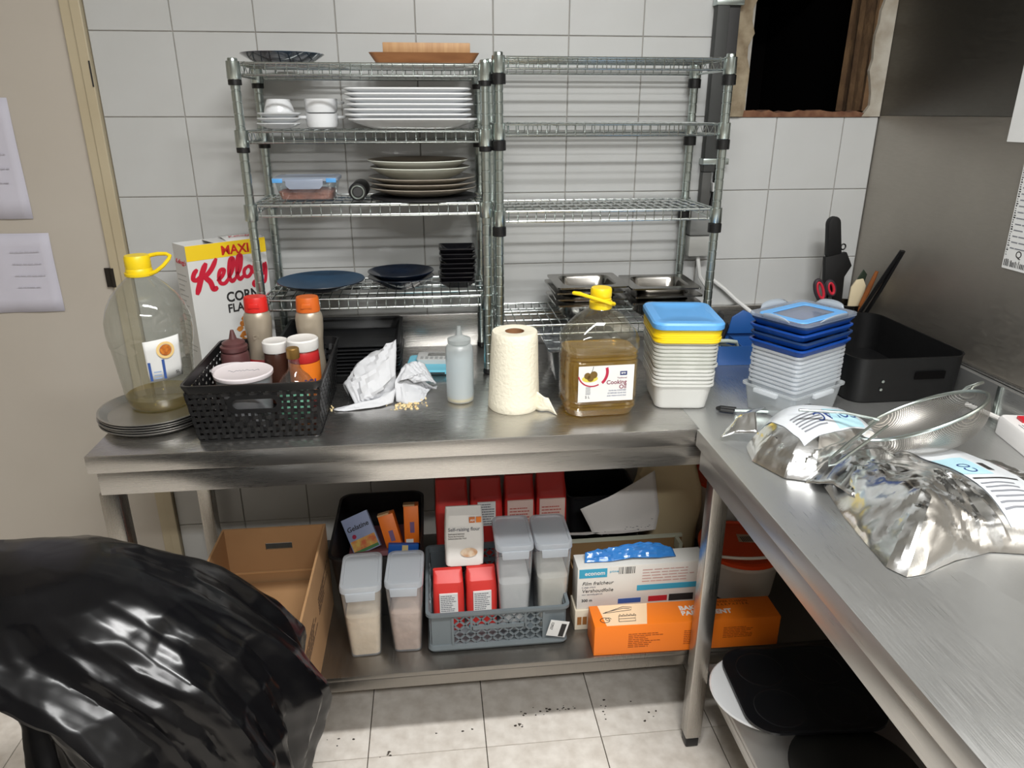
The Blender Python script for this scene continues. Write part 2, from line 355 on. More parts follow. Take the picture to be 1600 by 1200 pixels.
# floor tiles
fl = tag(MB().box(-2.4, XR+0.1, -4.2, 0.1, -0.10, -0.0035).build('floor', M['fgrout'], smooth=0), kind='structure')
fme = MB(); g = 0.0014; fme.box(g,0.3-g,g,0.3-g,-0.0036,0); fme = fme.mesh('floor_tile', 0)
for i in range(-9, 5):
    for j in range(14):
        x = 0.41+0.3*i; y = -0.36-0.3*(j-1)-0.3
        if x+0.3 > XR+0.1 or y < -4.2: continue
        o = link('floor_tile', fme, M['ftile'], fl, (x, y, 0.0))
ch = mat('dark_floor_chip',(64,56,48),0.95); b = MB(); R = random.Random(11)
for (cx, cy, n, sp) in ((0.86,-0.565,10,.03),(0.93,-0.55,9,.025),(0.80,-0.60,5,.006),(0.46,-0.655,5,.012),(1.05,-0.56,6,.03),(0.66,-0.60,3,.03),(0.35,-0.60,5,.04),(1.12,-0.60,6,.05)):
    for k in range(n):
        x = cx+R.gauss(0,sp); y = cy+R.gauss(0,sp*0.35); r = R.uniform(.0012,.0042)
        b.prism([(x+r*R.uniform(.6,1.5)*math.cos(a), y+r*R.uniform(.4,1.1)*math.sin(a)) for a in [k2*PI/3 for k2 in range(6)]], 0.0, 0.0004)
tag(b.build('chips', ch, fl, smooth=0), kind='stuff')
# the rest of the room behind the camera
tag(MB().box(-2.5,-2.4,-4.2,0.16,0,CEIL).build('wall_left', M['cream'], smooth=0), kind='structure')
tag(MB().box(-2.5,XR+0.12,-4.3,-4.2,0,CEIL).build('wall_front', mat('grey_wall',(128,124,118),0.7), smooth=0), kind='structure')
tag(MB().box(-2.5,XR+0.12,-4.3,0.16,CEIL,CEIL+0.1).build('ceiling', mat('ceiling_white',(206,206,202),0.8), smooth=0), kind='structure')
for k, (loc, en) in enumerate(LAMPS):
    t = thing('ceiling_lamp', ['long fluorescent ceiling lamp just above the camera','long fluorescent ceiling lamp farther behind the camera'][k], 'lamp', loc, group='fluorescent ceiling lamps')
    MB().box(-0.62,0.62,-0.09,0.09,0.03,0.0795).build('housing', M['paper'], t, bev=0.004)
    MB().box(-0.60,0.60,-0.075,0.075,0.006,0.0295).build('diffuser', mat('lit_diffuser',(250,252,255),0.5,emit=3.0), t, bev=0.004)
    ld = bpy.data.lights.new('tube_light','AREA'); ld.shape = 'RECTANGLE'; ld.size = 1.2; ld.size_y = 0.15; ld.energy = en; ld.color = (1.0,1.0,0.985)
    lo = bpy.data.objects.new('tube_light', ld); COL.objects.link(lo); lo.parent = t

# ================================================================ steel tables
TZ = 0.881
tb = thing('steel_worktable','long stainless steel worktable against the tiled wall, crowded with kitchenware','table',(0,0,0))
b = MB(); b.box(-0.09,1.1855,-0.682,-0.0225,0.842,TZ); b.build('worktop', M['steel'], tb, bev=0.002)
MB().box(-0.075,1.205,-0.676,-0.640,0.790,0.8415).build('apron', M['steel'], tb, bev=0.001)
MB().box(-0.09,1.890,-0.022,-0.0005,0.842,0.978).build('backsplash', M['steel'], tb, bev=0.002)
for (x,y) in ((-0.085,-0.668),(-0.10,-0.085),(1.82,-0.085)):
    l = MB(); l.box(x,x+0.04,y,y+0.04,0.03,0.8415 if y > -0.3 else 0.7895); lg = l.build('leg', M['steel_l'], tb, bev=0.003)
    MB().box(x+0.003,x+0.037,y+0.003,y+0.037,0.001,0.0299).build('foot', M['black'], lg, bev=0.003)
b = MB(); b.box(-0.044,1.86,-0.67,-0.06,0.255,0.268); b.box(-0.044,1.86,-0.67,-0.655,0.225,0.2549); b.build('lower_shelf', steel('scuffed_shelf_steel',(140,136,130),0.36,(40,1,1)), tb, bev=0.002)
SZ = 0.2682
t2 = thing('steel_side_table','stainless steel side table along the right wall holding foil bags','table',(0,0,0))
b = MB(); b.prism([(1.179,-2.5),(1.878,-2.5),(1.878,-0.0225),(1.1857,-0.0225),(1.1857,-0.684),(1.179,-0.684)],0.842,TZ); b.build('worktop', M['steel_y'], t2, bev=0.002)
MB().box(1.186,1.214,-2.46,-0.70,0.790,0.8415).build('apron', M['steel_y'], t2, bev=0.001)
MB().box(1.8785,1.8935,-2.5,-0.04,0.8815,0.951).build('backsplash', M['steel_y'], t2, bev=0.0015)
MB().box(1.874,1.8784,-0.690,-0.680,0.8815,0.951).build('weld_seam', M['chrome_d'], t2, bev=0.0008)
for (x,y) in ((1.214,-0.722),(1.214,-2.45),(1.84,-2.45)):
    l = MB(); l.box(x,x+0.04,y,y+0.04,0.032,0.8415); lg = l.build('leg', M['steel_l'], t2, bev=0.003)
    MB().box(x+0.003,x+0.037,y+0.003,y+0.037,0.001,0.0319).build('foot', M['black'], lg, bev=0.004)
b = MB(); b.box(1.258,1.88,-2.44,-0.69,0.225,0.238); b.box(1.258,1.27,-2.44,-0.69,0.197,0.2249); b.build('lower_shelf', M['steel_y'], t2, bev=0.002)
RSZ = 0.2382

# ================================================================ wire shelf units
def shelf_unit(name, label, x0, x1, zs, ztop, sleeves, clips):
    y0, y1 = -0.27, -0.032
    t = thing(name, label, 'shelf unit', ((x0+x1)/2, (y0+y1)/2, TZ)); ox, oy, oz = t.location
    for px in (x0,x1):
        for py in (y0,y1):
            b = MB(); X = px-ox; Yy = py-oy; prof = [(0.0110,0.012)]; z = 0.03
            while z < ztop-oz-0.02:
                prof += [(0.0110,z),(0.0102,z+0.001),(0.0102,z+0.0035),(0.0110,z+0.0045)]; z += 0.0254
            prof += [(0.0110,ztop-oz-0.002),(0.0098,ztop-oz)]
            p = b.lathe(prof, 14, X, Yy).build('post', M['chrome_d'], t)
            MB().lathe([(0.009,0.0005),(0.013,0.002),(0.013,0.010),(0.011,0.014)], 14, X, Yy).build('foot', M['black'], p)
            for z in zs: MB().lathe([(0.0145,z-oz-0.034),(0.0158,z-oz-0.032),(0.0150,z-oz+0.003),(0.0142,z-oz+0.004)], 16, X, Yy).build('collar', M['chrome_d'], p)
            for z in sleeves: MB().lathe([(0.0135,z-oz-0.046),(0.0150,z-oz-0.045),(0.0150,z-oz-0.0345),(0.0140,z-oz-0.0342)], 16, X, Yy).build('black_sleeve', M['black'], p)
            if px in clips[0] and py == y0 or (px in clips[1]):
                for z in clips[2]: MB().lathe([(0.0155,z-oz-0.058),(0.0170,z-oz-0.057),(0.0170,z-oz-0.036),(0.0158,z-oz-0.0345)], 16, X, Yy).build('black_clip', M['black'], p)
    for z in zs:
        b = MB(); zz = z-oz; Y0 = y0-oy; Y1 = y1-oy; A = x0-ox+0.017; B = x1-ox-0.017; w = 0.0030
        for yy in (Y0, Y1):
            b.tube([(A,yy,zz),(B,yy,zz)], w, 6); b.tube([(A,yy,zz-0.024),(B,yy,zz-0.024)], w, 6)
        for xx in (x0-ox, x1-ox):
            b.tube([(xx,Y0+0.017,zz),(xx,Y1-0.017,zz)], w, 6); b.tube([(xx,Y0+0.017,zz-0.024),(xx,Y1-0.017,zz-0.024)], w, 6)
        n = int((B-A)/0.0235)
        for k in range(n+1):
            X = A+0.006+(B-A-0.012)*k/n
            b.tube([(X,Y0-0.002,zz-0.026),(X,Y0-0.002,zz+0.0012),(X,Y0+0.004,zz+0.0026),(X,Y1-0.004,zz+0.0026),(X,Y1+0.002,zz+0.0012),(X,Y1+0.002,zz-0.026)], 0.00125, 4)
        for k in range(1,4):
            yy = Y0+(Y1-Y0)*k/4; b.tube([(x0-ox,yy,zz-0.001),(x1-ox,yy,zz-0.001)], 0.0022, 5)
        for xx in (x0-ox, x1-ox):   # zig-zag trusses on the short sides
            pts = []; m_ = 8
            for k in range(m_+1): pts.append((xx, Y0+0.02+(Y1-Y0-0.04)*k/m_, zz-0.001-0.022*(k % 2)))
            b.tube(pts, 0.0013, 4)
        b.build('wire_shelf', M['chrome'], t, smooth=60)
    return t
LZ = [1.630, 1.486, 1.320, 1.090]; RZ = [1.646, 1.500, 1.298, 1.006]
UL = shelf_unit('wire_shelf_unit','chrome wire shelf unit stacked with plates, standing left on the worktable',0.198,0.756,LZ,1.640,[1.630,1.486],((),(),()))
UR = shelf_unit('wire_shelf_unit','nearly empty chrome wire shelf unit beside the wall hole',0.788,1.340,RZ,1.657,[],((0.788,),(1.340,),[1.646,1.500,1.298]))
# ================================================================ crockery on the left wire shelf
def SH(z): return z+0.0042
def plate_prof(R, h, rf, t=0.004, lip=0.002):
    return [(rf,0.0),(rf+0.003,0.0015),(rf+(R-rf)*0.45,h*0.34),(R-0.002,h-0.002),(R,h-0.0005),(R-0.001,h+lip*0.5),(R-0.004,h),(rf+(R-rf)*0.40,h*0.34+t),(rf-0.004,t+0.001),(rf*0.5,t),(0.0008,t)]
def plate(name, label, loc, R, h, rf, m, inner=None, group=None, rotz=0, cat='plate', sy=1.0):
    if inner is None:
        b = MB().lathe(plate_prof(R,h,rf), 40)
        if sy != 1.0: b.xf(Matrix.Diagonal((1,sy,1,1)))
        o = b.build(name, m, None, loc, (0,0,rotz), smooth=40); return tag(o, label, cat, group)
    t = thing(name, label, cat, loc, rotz, group); P = plate_prof(R,h,rf)
    MB().lathe(P[:6], 40, cap1=False).build('underside', m, t, smooth=40)
    MB().lathe(P[5:], 40, cap0=False).build('well', inner, t, smooth=40)
    return t
def platter(w, d, h, t=0.004, n=5):
    b = MB(); secs = [(w*.66,d*.60,.03,0.0),(w*.68,d*.63,.03,.002),(w*.90,d*.88,.035,h*.55),(w,d,.035,h-.003),(w,d,.035,h),(w-.004,d-.004,.034,h+.0005),(w*.9-.003,d*.88-.003,.033,h*.55+t),(w*.68-.006,d*.63-.006,.026,t+.001),(w*.3,d*.3,.02,t)]
    return b.rloft(secs, n)
z0 = SH(LZ[0])
gl = mat('dark_reactive_glaze',(40,34,40),0.12,var=(16,1.0),rgb2=(26,52,70),coat=0.6)
plate('dinner_plate','glossy dark plate with brownish rim alone on the top wire shelf',(0.287,-0.15,z0),0.097,0.022,0.055,gl)
wood = mat('bamboo_wood',(190,150,106),0.55,var=(9,0.7),rgb2=(166,122,80),stretch=(12,1,1)); wood2 = mat('darker_wood',(164,112,70),0.5,var=(8,0.7),rgb2=(126,80,46),stretch=(1,8,1))
t = thing('wooden_tray','boat-shaped brown wooden tray on the top wire shelf','tray',(0.620,-0.15,z0))
b = MB(); b.rloft([(0.225,0.10,.012,0),(0.258,0.132,.014,0.024),(0.251,0.125,.012,0.024),(0.222,0.096,.01,0.007)], 4).build('body', wood2, t)
MB().box(-0.110,0.110,-0.046,0.046,0.0072,0.0205).build('inset_base', wood2, t, bev=0.002)
t = thing('wooden_board','pale bamboo board lying on the brown wooden tray','board',(0.626,-0.15,z0+0.0248))
b = MB()
for k in range(7): MB().box(-0.102,0.102,-0.0455+k*0.013,-0.0455+k*0.013+0.0127,0.0,0.0215).build('slat', wood, t, bev=0.001)
z1 = SH(LZ[1])
for k in range(3):
    plate('saucer',f'{["lowest","middle","topmost"][k]} of three small white saucers stacked on the second wire shelf',(0.262+0.002*k,-0.15,z1+0.0115*k),0.0525,0.0125,0.026,M['white'],group='small white saucers',cat='saucer')
b = MB().lathe([(0.036,0.0),(0.036,0.001),(0.033,0.012),(0.0275,0.028),(0.026,0.030),(0.020,0.0305),(0.0195,0.029),(0.001,0.029)], 32, cap0=True)
tag(b.build('espresso_cup', M['white'], None, (0.266,-0.15,z1+0.023+0.0142)), 'small white cup turned upside down on the saucer stack', 'cup')
for k in range(2):
    t = thing('soup_bowl',['lower','upper'][k]+' of two stacked white lug-handled soup bowls','bowl',(0.366,-0.15,z1+0.0335*k),group='white soup bowls')
    MB().lathe([(0.026,0),(0.036,0.004),(0.0385,0.012),(0.039,0.030),(0.0395,0.0345),(0.036,0.0345),(0.0355,0.0338),(0.034,0.012),(0.024,0.005),(0.001,0.005)], 36).build('bowl', M['white'], t)
    for a in ((8,188) if k == 0 else (15,130)):
        a = math.radians(a); c, s = math.cos(a), math.sin(a); pts = []
        for q in range(9):
            ph = PI*q/8; rr_ = 0.0375+0.016*math.sin(ph); tt = 0.013*math.cos(ph)
            pts.append((c*rr_-s*tt, s*rr_+c*tt, 0.026))
        MB().tube(pts, 0.0036, 8).build('handle', M['white'], t)
pm = platter(0.300,0.205,0.020).mesh('platter', 40); pm.materials.append(M['white']); R = random.Random(4)
pm2 = platter(0.306,0.212,0.024).mesh('platter', 40); pm2.materials.append(M['white'])
for k in range(7):
    o = link('serving_platter', pm if k else pm2, None, None, (0.587+(-0.008 if k else 0.004)+R.uniform(-.003,.003), -0.15, z1+0.0114*k+(0.003 if k else 0)), (0,0,R.uniform(-.02,.02)))
    tag(o, f'white rectangular serving platter, {ordn(k) if k < 6 else "topmost"} {"of" if k in (0,6) else "from the bottom of"} the stack of seven', 'platter', 'white serving platters')
z2 = SH(LZ[2])
frost = clear('frosted_plastic',(226,230,232),(222,226,228),0.34,0.25); clearp = clear('clear_plastic',(240,243,244),(225,228,228),0.08,0.06)
t = thing('food_container','clear lidded food box holding pinkish food, on the third wire shelf','container',(0.318,-0.15,z2))
MB().rloft([(0.128,0.092,.014,0),(0.150,0.108,.016,0.044),(0.153,0.111,.016,0.046),(0.148,0.106,.015,0.046),(0.126,0.090,.013,0.002)],4).build('tub', clearp, t)
b = MB(); b.rloft([(0.122,0.086,.012,0.0025),(0.134,0.095,.013,0.020),(0.10,0.06,.013,0.024)],4)
for i,v in enumerate(b.v): b.v[i] = (v[0],v[1],v[2]+(0.004*noise.noise(Vector(v)*60) if v[2] > 0.01 else 0))
b.build('pink_food', mat('pinkish_cooked_food',(196,120,96),0.7,var=(45,0.8),rgb2=(150,84,66),bump=(60,0.5)), t)
lid = MB().rloft([(0.158,0.116,.017,0.0465),(0.158,0.116,.017,0.053),(0.150,0.108,.015,0.055),(0.136,0.094,.014,0.0535),(0.05,0.05,.01,0.0535)],4).build('lid', clear('bluish_lid_plastic',(226,234,246),(216,226,240),0.55,0.2), t)
for sx in (-1,1): MB().box(sx*0.064-0.012,sx*0.064+0.012,-0.0595,-0.0582,0.043,0.053).build('blue_seal', M['lblue'], lid, bev=0.0004)
clip = clear('clip_plastic',(225,232,242),(214,222,236),0.55,0.2)
MB().prism_y([(-0.045,0.051),(0.045,0.051),(0.044,0.036),(0.036,0.028),(-0.036,0.028),(-0.044,0.036)],-0.0645,-0.0598).build('clip', clip, lid, bev=0.001)
MB().prism_y([(-0.045,0.051),(0.045,0.051),(0.044,0.036),(0.036,0.028),(-0.036,0.028),(-0.044,0.036)],0.0598,0.0635).build('clip', clip, lid, bev=0.001)
t = thing('cylindrical_tool','black cylindrical tool lying beside the grey plates, its round end facing out','tool',(0.4465,-0.235,z2+0.0222))
b = MB(); b.lathe([(0.012,0.0),(0.020,0.001),(0.022,0.004),(0.022,0.11),(0.018,0.12),(0.001,0.12)],28).xf(Matrix.Rotation(-PI/2,4,'X')); b.build('barrel', M['black'], t)
b = MB(); b.lathe([(0.0165,-0.0016),(0.0165,0.0),(0.0135,0.0),(0.0135,-0.0016)],28,cap0=False,cap1=False).xf(Matrix.Rotation(-PI/2,4,'X')); b.build('ring', M['chrome_d'], t)
b = MB(); b.lathe([(0.011,-0.0005),(0.011,0.0006)],24).xf(Matrix.Rotation(-PI/2,4,'X')); b.build('end_cap', mat('dark_grey_rubber',(50,50,50),0.6), t)
slate = mat('black_slate',(26,26,28),0.55,var=(18,0.6),rgb2=(38,38,40))
b = MB().lathe([(0.133,0.0),(0.136,0.002),(0.136,0.005),(0.134,0.006),(0.001,0.006)],48); pz = z2
tag(b.build('serving_slate', slate, None, (0.606,-0.152,pz)), 'flat round black plate under the grey plate stack', 'plate'); pz += 0.0062
gp = mat('grey_stoneware',(162,154,142),0.35,var=(24,0.5),rgb2=(120,110,98),coat=0.2); gin = mat('brown_grey_glaze',(112,102,88),0.3,coat=0.3)
mint = mat('pale_mint_stoneware',(216,220,210),0.3,coat=0.3); R = random.Random(9)
for k in range(5):
    m_ = gp if k < 3 else mint; Rr = 0.135 if k < 3 else 0.126; h = 0.021 if k < 3 else 0.028
    plate('stoneware_plate',['lowest of three grey plates in the round plate stack','middle of three grey plates in the round plate stack','uppermost of three grey plates, just beneath the mint plates','lower pale mint plate on the grey plates','pale mint plate with brown-grey well crowning the round plate stack'][k],(0.605+R.uniform(-.003,.003)-(0.008 if k > 2 else 0),-0.152,pz),Rr,h,0.075,m_,gin,'round stoneware plates'); pz += 0.0125 if k < 2 else (0.0165 if k == 2 else 0.0170)
z3 = SH(LZ[3])
bl = mat('matt_blue_glaze',(34,66,92),0.42,var=(7,0.7),rgb2=(24,48,72)); bdk = mat('dark_blue_underside',(16,24,36),0.3,coat=0.4)
plate('dinner_plate','large matt blue plate on the lowest left wire shelf',(0.330,-0.160,z3),0.112,0.024,0.055,bdk,bl)
nb = mat('blue_black_glaze',(18,24,34),0.18,var=(10,0.8),rgb2=(24,34,52),coat=0.5)
for k in range(2): plate('shallow_bowl',['lower','upper'][k]+' of two dark navy shallow bowls beside the blue plate',(0.537,-0.162,z3+0.0135*k),0.087,0.030,0.040,nb,None,'dark navy bowls',rotz=0.3*k,cat='bowl',sy=0.96)
def sqplate(s, h): return MB().rloft([(s*.62,s*.62,.008,0),(s*.66,s*.66,.008,.002),(s,s,.007,h-.002),(s,s,.007,h),(s-.005,s-.005,.006,h),(s*.68,s*.68,.007,h*.45),(s*.3,s*.3,.006,.0045)],3)
qm = sqplate(0.094,0.020).mesh('square_plate',30); qm.materials.append(mat('black_glaze',(20,21,26),0.16,var=(12,0.6),rgb2=(34,32,36),coat=0.5)); R = random.Random(2)
for k in range(8):
    o = link('square_plate', qm, None, None, (0.6835+R.uniform(-.0025,.0025)+0.0006*k,-0.165+R.uniform(-.004,.004),z3+0.0122*k),(0,0,R.uniform(-.05,.05)))
    tag(o, f'small square black plate, {ordn(k) if k < 7 else "topmost"} {"of" if k in (0,7) else "from the bottom of"} the stack of eight','plate','small square black plates')

# ================================================================ gastronorm pans on the right shelf
def gnpan(w, d, h): return MB().rloft([(w*.66,d*.60,.03,0.0),(w*.70,d*.64,.032,.004),(w-.052,d-.052,.028,h-.004),(w-.044,d-.044,.026,h-.001),(w,d,.010,h),(w,d,.010,h-.0035),(w+.0008,d+.0008,.010,h-.0035),(w+.0008,d+.0008,.010,h+.0008),(w-.046,d-.046,.026,h+.0008),(w-.056,d-.056,.026,h-.006),(w*.70-.003,d*.64-.003,.031,.0052),(w*.4,d*.4,.03,.005)],5)
gm_ = gnpan(0.188,0.172,0.044).mesh('gastronorm_pan',35); gm_.materials.append(M['steel_p']); z4 = SH(RZ[3]); R = random.Random(5)
for k in range(4):
    o = link('gastronorm_pan', gm_, None, None, (1.030+[0.0,.004,-.003,.003][k],-0.172+[0,-.004,.003,-.004][k],z4+[0,.0165,.033,.048][k]),(0,0,[0.02,-.04,.03,.02][k]))
    tag(o, f'steel gastronorm pan, {["lowest of","second from the bottom of","second from the top of","topmost of"][k]} the stack behind the cooking oil','pan','steel gastronorm pans')
for k in range(3):
    o = link('gastronorm_pan', gm_, None, None, (1.236+[0,.003,-.003][k],-0.172+[0,.004,-.004][k],z4+[0,.0165,.040][k]),(0,0,[-.02,.03,-.03][k]))
    tag(o, f'steel gastronorm pan, {["lowest","middle one","topmost"][k]} of the three behind the blue-lidded tubs','pan','steel gastronorm pans')
t = thing('polycarbonate_pan','clear plastic gastronorm pan with lid standing under the right wire shelf','container',(1.000,-0.285,TZ+0.0003))
t.scale = (1, 1, 0.90)
MB().rloft([(0.150,0.150,.02,0),(0.180,0.185,.022,0.094),(0.20,0.205,.014,0.097),(0.20,0.205,.014,0.099),(0.176,0.181,.02,0.099),(0.147,0.147,.018,0.003)],4).build('pan', clear('smoky_clear_plastic',(196,200,203),(150,154,158),0.14,0.1), t)
MB().rloft([(0.204,0.209,.014,0.0993),(0.204,0.209,.014,0.104),(0.16,0.165,.03,0.104),(0.155,0.16,.03,0.101),(0.05,0.05,.01,0.101)],4).build('lid', clear('smoky_clear_lid',(205,208,211),(160,164,168),0.2,0.1), t)
# ================================================================ on the worktable, left to right
tray_m = mat('dull_tray_metal',(176,174,170),0.32,0.85,var=(9,0.5),rgb2=(150,148,145))
b = MB().lathe([(0.098,0.0),(0.100,0.0008),(0.114,0.0115),(0.118,0.0118),(0.118,0.0135),(0.1135,0.0135),(0.0985,0.0022),(0.001,0.0022)],56)
tme = b.mesh('round_tray',30); tme.materials.append(tray_m)
for k in range(5):
    o = link('round_tray', tme, None, None, (-0.006+[0,.003,-.002,.002,0][k],-0.497,TZ+0.0003+0.0054*k))
    tag(o, f'round grey metal tray, {["lowest of","second from the bottom of","middle one of","second from the top of","topmost of"][k]} the stack under the empty bottle','tray','stacked round metal trays')
tz = TZ+0.0003+0.0054*4+0.0024
pet = clear('pet_plastic',(238,240,236),(206,206,200),0.13,0.05,1.0,1.50)
# empty five-litre bottle
t = thing('plastic_bottle','nearly empty five-litre clear bottle with yellow handled cap on round trays','bottle',(-0.004,-0.462,tz))
prof = [(0.050,0.0),(0.064,0.004),(0.070,0.016),(0.073,0.03)]
for k in range(9): z = 0.045+0.011*k; prof += [(0.0745+k*.0011,z),(0.0735+k*.0011,z+.0045)]
prof += [(0.086,0.150),(0.088,0.175),(0.087,0.200),(0.080,0.228),(0.066,0.254),(0.046,0.276),(0.030,0.290),(0.0225,0.298),(0.0215,0.308)]
b = MB().lathe(prof,40,cap1=False)
for i,(x,y,z) in enumerate(b.v):
    a = math.atan2(y,x); s = 1.0+(0.014*math.cos(8*a) if 0.20 < z < 0.285 else 0)+0.010*noise.noise(Vector((x*22,y*22,z*14)))*(1 if 0.02 < z < 0.28 else 0)
    b.v[i] = (x*s,y*s,z)
body = b.build('body', pet, t, smooth=50)
MB().lathe([(0.048,0.002),(0.062,0.006),(0.068,0.017),(0.0705,0.026),(0.071,0.030),(0.001,0.030)],40).build('oil_residue', clear('pale_oil',(232,218,150),(196,176,90),0.16,0.03,1.0,1.47), t)
cap = MB().lathe([(0.0262,0.300),(0.0275,0.304),(0.0262,0.310),(0.0252,0.312),(0.0258,0.314),(0.0258,0.334),(0.0235,0.339),(0.001,0.339)],36).build('cap', M['yellow'], t)
MB().lathe([(0.0285,0.296),(0.0295,0.298),(0.0295,0.303),(0.0283,0.3035),(0.0262,0.3035),(0.0262,0.296)],36,cap0=False,cap1=False).build('neck_ring', M['yellow'], t)
pts = [(0.026,-0.012,0.3005),(0.040,-0.014,0.306),(0.056,-0.012,0.318),(0.066,-0.004,0.330),(0.067,0.004,0.335),(0.058,0.008,0.339),(0.040,0.010,0.339),(0.022,0.012,0.3355)]
MB().tube(pts,[.0045,.0042,.004,.004,.004,.004,.0042,.0045],8).build('carry_loop', M['yellow'], cap)
def curved(R, a0, a1, z0, z1, n=14, lean=0.0, dz=0.0):
    """label sheet on a vertical cylinder; angle 0 faces -y, positive turns to +x"""
    rows = []
    for r in range(5):
        z = z0+(z1-z0)*r/4
        rows.append([((R+lean*(z-z0))*math.sin(a0+(a1-a0)*k/n), -(R+lean*(z-z0))*math.cos(a0+(a1-a0)*k/n), z+dz*k/n) for k in range(n+1)])
    return MB().sheet(rows)
lab = curved(0.0860,0.16,0.98,0.080,0.172,16,0.06,0.006).build('label', M['paper'], t); lab.modifiers.new('s','SOLIDIFY').thickness = 0.0004
def arcdisc(R, ac, zc, r0, r1, n=24):
    rows = []
    for rad in (r0, r1): rows.append([(R*math.sin(ac+rad*math.cos(2*PI*k/n)/R), -R*math.cos(ac+rad*math.cos(2*PI*k/n)/R), zc+rad*math.sin(2*PI*k/n)) for k in range(n+1)])
    return MB().sheet(rows)
arcdisc(0.0918,0.62,0.150,0.013,0.0185).build('printed_ring', mat('pale_yellow_print',(230,196,130),0.6), lab)
arcdisc(0.0919,0.62,0.150,0.0003,0.012).build('printed_flower', mat('sunflower_print',(210,126,38),0.6,var=(140,0.9),rgb2=(150,70,20)), lab)
bp_ = mat('blue_print',(52,84,150),0.6)
curved(0.0875,0.19,0.25,0.084,0.126,3,0.06).build('blue_band', bp_, lab); curved(0.0875,0.50,0.56,0.086,0.130,3,0.06).build('blue_band', bp_, lab)
for k in range(5): curved(0.0875,0.29,0.46,0.088+k*0.007,0.0905+k*0.007,4,0.06).build('pale_blue_row', mat('pale_blue_print',(150,172,208),0.6), lab)
text('lettering','5L',0.009,M['print'],lab,(0,0,0.094),wrap=0.0900).rotation_euler = (0,0,0.78)
# corn flakes box
ang = math.atan2(0.132,0.165); wK, dK, hK = 0.209, 0.076, 0.340
t = thing('cereal_box','opened white and yellow corn flakes carton behind the empty bottle','box',(0.021,-0.228,TZ+0.0004),ang)
cw = mat('white_card',(214,214,212),0.5); cg = mat('inner_grey_card',(146,140,130),0.85); ky = mat('yellow_print',(238,202,28),0.5); kr = mat('red_script_print',(196,24,52),0.5)
b = MB(); th = 0.0012
b.box(0,wK,0,th,0,hK); b.box(0,wK,dK-th,dK,0,hK); b.box(0,th,th,dK-th,0,hK); b.box(wK-th,wK,th,dK-th,0,hK); b.box(th,wK-th,th,dK-th,0,th)
b.build('carton', cw, t, smooth=0)
MB().box(th,wK-th,th+.0003,dK-th-.0003,0.16,hK-0.035).build('inner_bag', mat('dim_inner_bag',(96,90,84),0.7), t, bev=0.01)
MB().box(0.075,wK-th,0.002,dK-0.002,hK-0.0015,hK-0.0003).build('top_flap', cw, t, smooth=0)
fl2 = MB(); fl2.sheet([[(0.108,0.0,hK+.0003),(wK,0.0,hK+.0003)],[(0.112,0.045,hK+0.006),(wK-.002,0.045,hK+0.006)],[(0.116,dK-0.006,hK+0.004),(wK-.004,dK-0.006,hK+0.004)]])
fl2 = fl2.build('loose_flap', cw, t); fl2.modifiers.new('s','SOLIDIFY').thickness = 0.001
text('lettering',"Kellogg's",0.020,kr,fl2,(0.122,0.020,hK+0.0062),rot=(0.10,0,0),shear=0.25,ext=0.0001)
fr_ = MB().box(0.0,wK,-0.0006,-0.0001,hK-0.038,hK-0.0005).build('yellow_band', ky, t, smooth=0)
text('lettering','MAXI',0.032,mat('red_maxi_print',(196,36,24),0.5),fr_,(0.088,-0.0008,hK-0.032),bold=0.0009,sx=0.98)
# hand-lettered script wordmark: round-ended strokes along polylines (units of one box width)
def ribbon(b, pts, w, y):
    P = []
    for i in range(len(pts)-1):
        for q in range(5): P.append((pts[i], pts[i+1], q/5.0))
    # Catmull-Rom through the points
    pp = [pts[0]]+list(pts)+[pts[-1]]; path = []
    for i in range(1,len(pp)-2):
        for q in range(6):
            u = q/6.0; a,b_,c,d = pp[i-1],pp[i],pp[i+1],pp[i+2]
            path.append(tuple(0.5*((2*b_[j])+(-a[j]+c[j])*u+(2*a[j]-5*b_[j]+4*c[j]-d[j])*u*u+(-a[j]+3*b_[j]-3*c[j]+d[j])*u**3) for j in (0,1)))
    path.append(pts[-1])
    L_, R_ = [], []
    for i,p in enumerate(path):
        q0 = path[max(i-1,0)]; q1 = path[min(i+1,len(path)-1)]; dx, dz = q1[0]-q0[0], q1[1]-q0[1]; l = math.hypot(dx,dz) or 1
        f = min(1.0, 0.55+min(i,len(path)-1-i)*0.14); hw = w*f/2
        L_.append((p[0]-dz/l*hw, y, p[1]+dx/l*hw)); R_.append((p[0]+dz/l*hw, y, p[1]-dx/l*hw))
    b.sheet([L_, R_])
b = MB(); S = wK; zb = 0.214
def st(pts, w=0.036, lift=0.0): ribbon(b, [(S*(0.015+0.94*x), zb+S*(0.62*y+0.10*x)) for x,y in pts], w*S, -0.0007-lift)
st([(0.10,0.50),(0.05,0.43),(0.03,0.33),(0.08,0.30),(0.14,0.36)],0.055); st([(0.22,0.58),(0.16,0.42),(0.10,0.20),(0.05,0.02)],0.070,.0001)
st([(0.36,0.62),(0.28,0.44),(0.17,0.30)],0.060,.0002); st([(0.17,0.32),(0.24,0.20),(0.27,0.05),(0.33,0.06)],0.066,.0001)
st([(0.33,0.18),(0.41,0.26),(0.44,0.36),(0.39,0.37),(0.36,0.26),(0.37,0.13),(0.43,0.10),(0.49,0.18)],0.048,.0002)
st([(0.47,0.16),(0.55,0.32),(0.58,0.52),(0.54,0.53),(0.51,0.38),(0.50,0.20),(0.53,0.10),(0.59,0.16)],0.050,.0001)
st([(0.58,0.16),(0.66,0.32),(0.69,0.54),(0.65,0.55),(0.62,0.38),(0.61,0.20),(0.64,0.10),(0.70,0.16)],0.050,.0002)
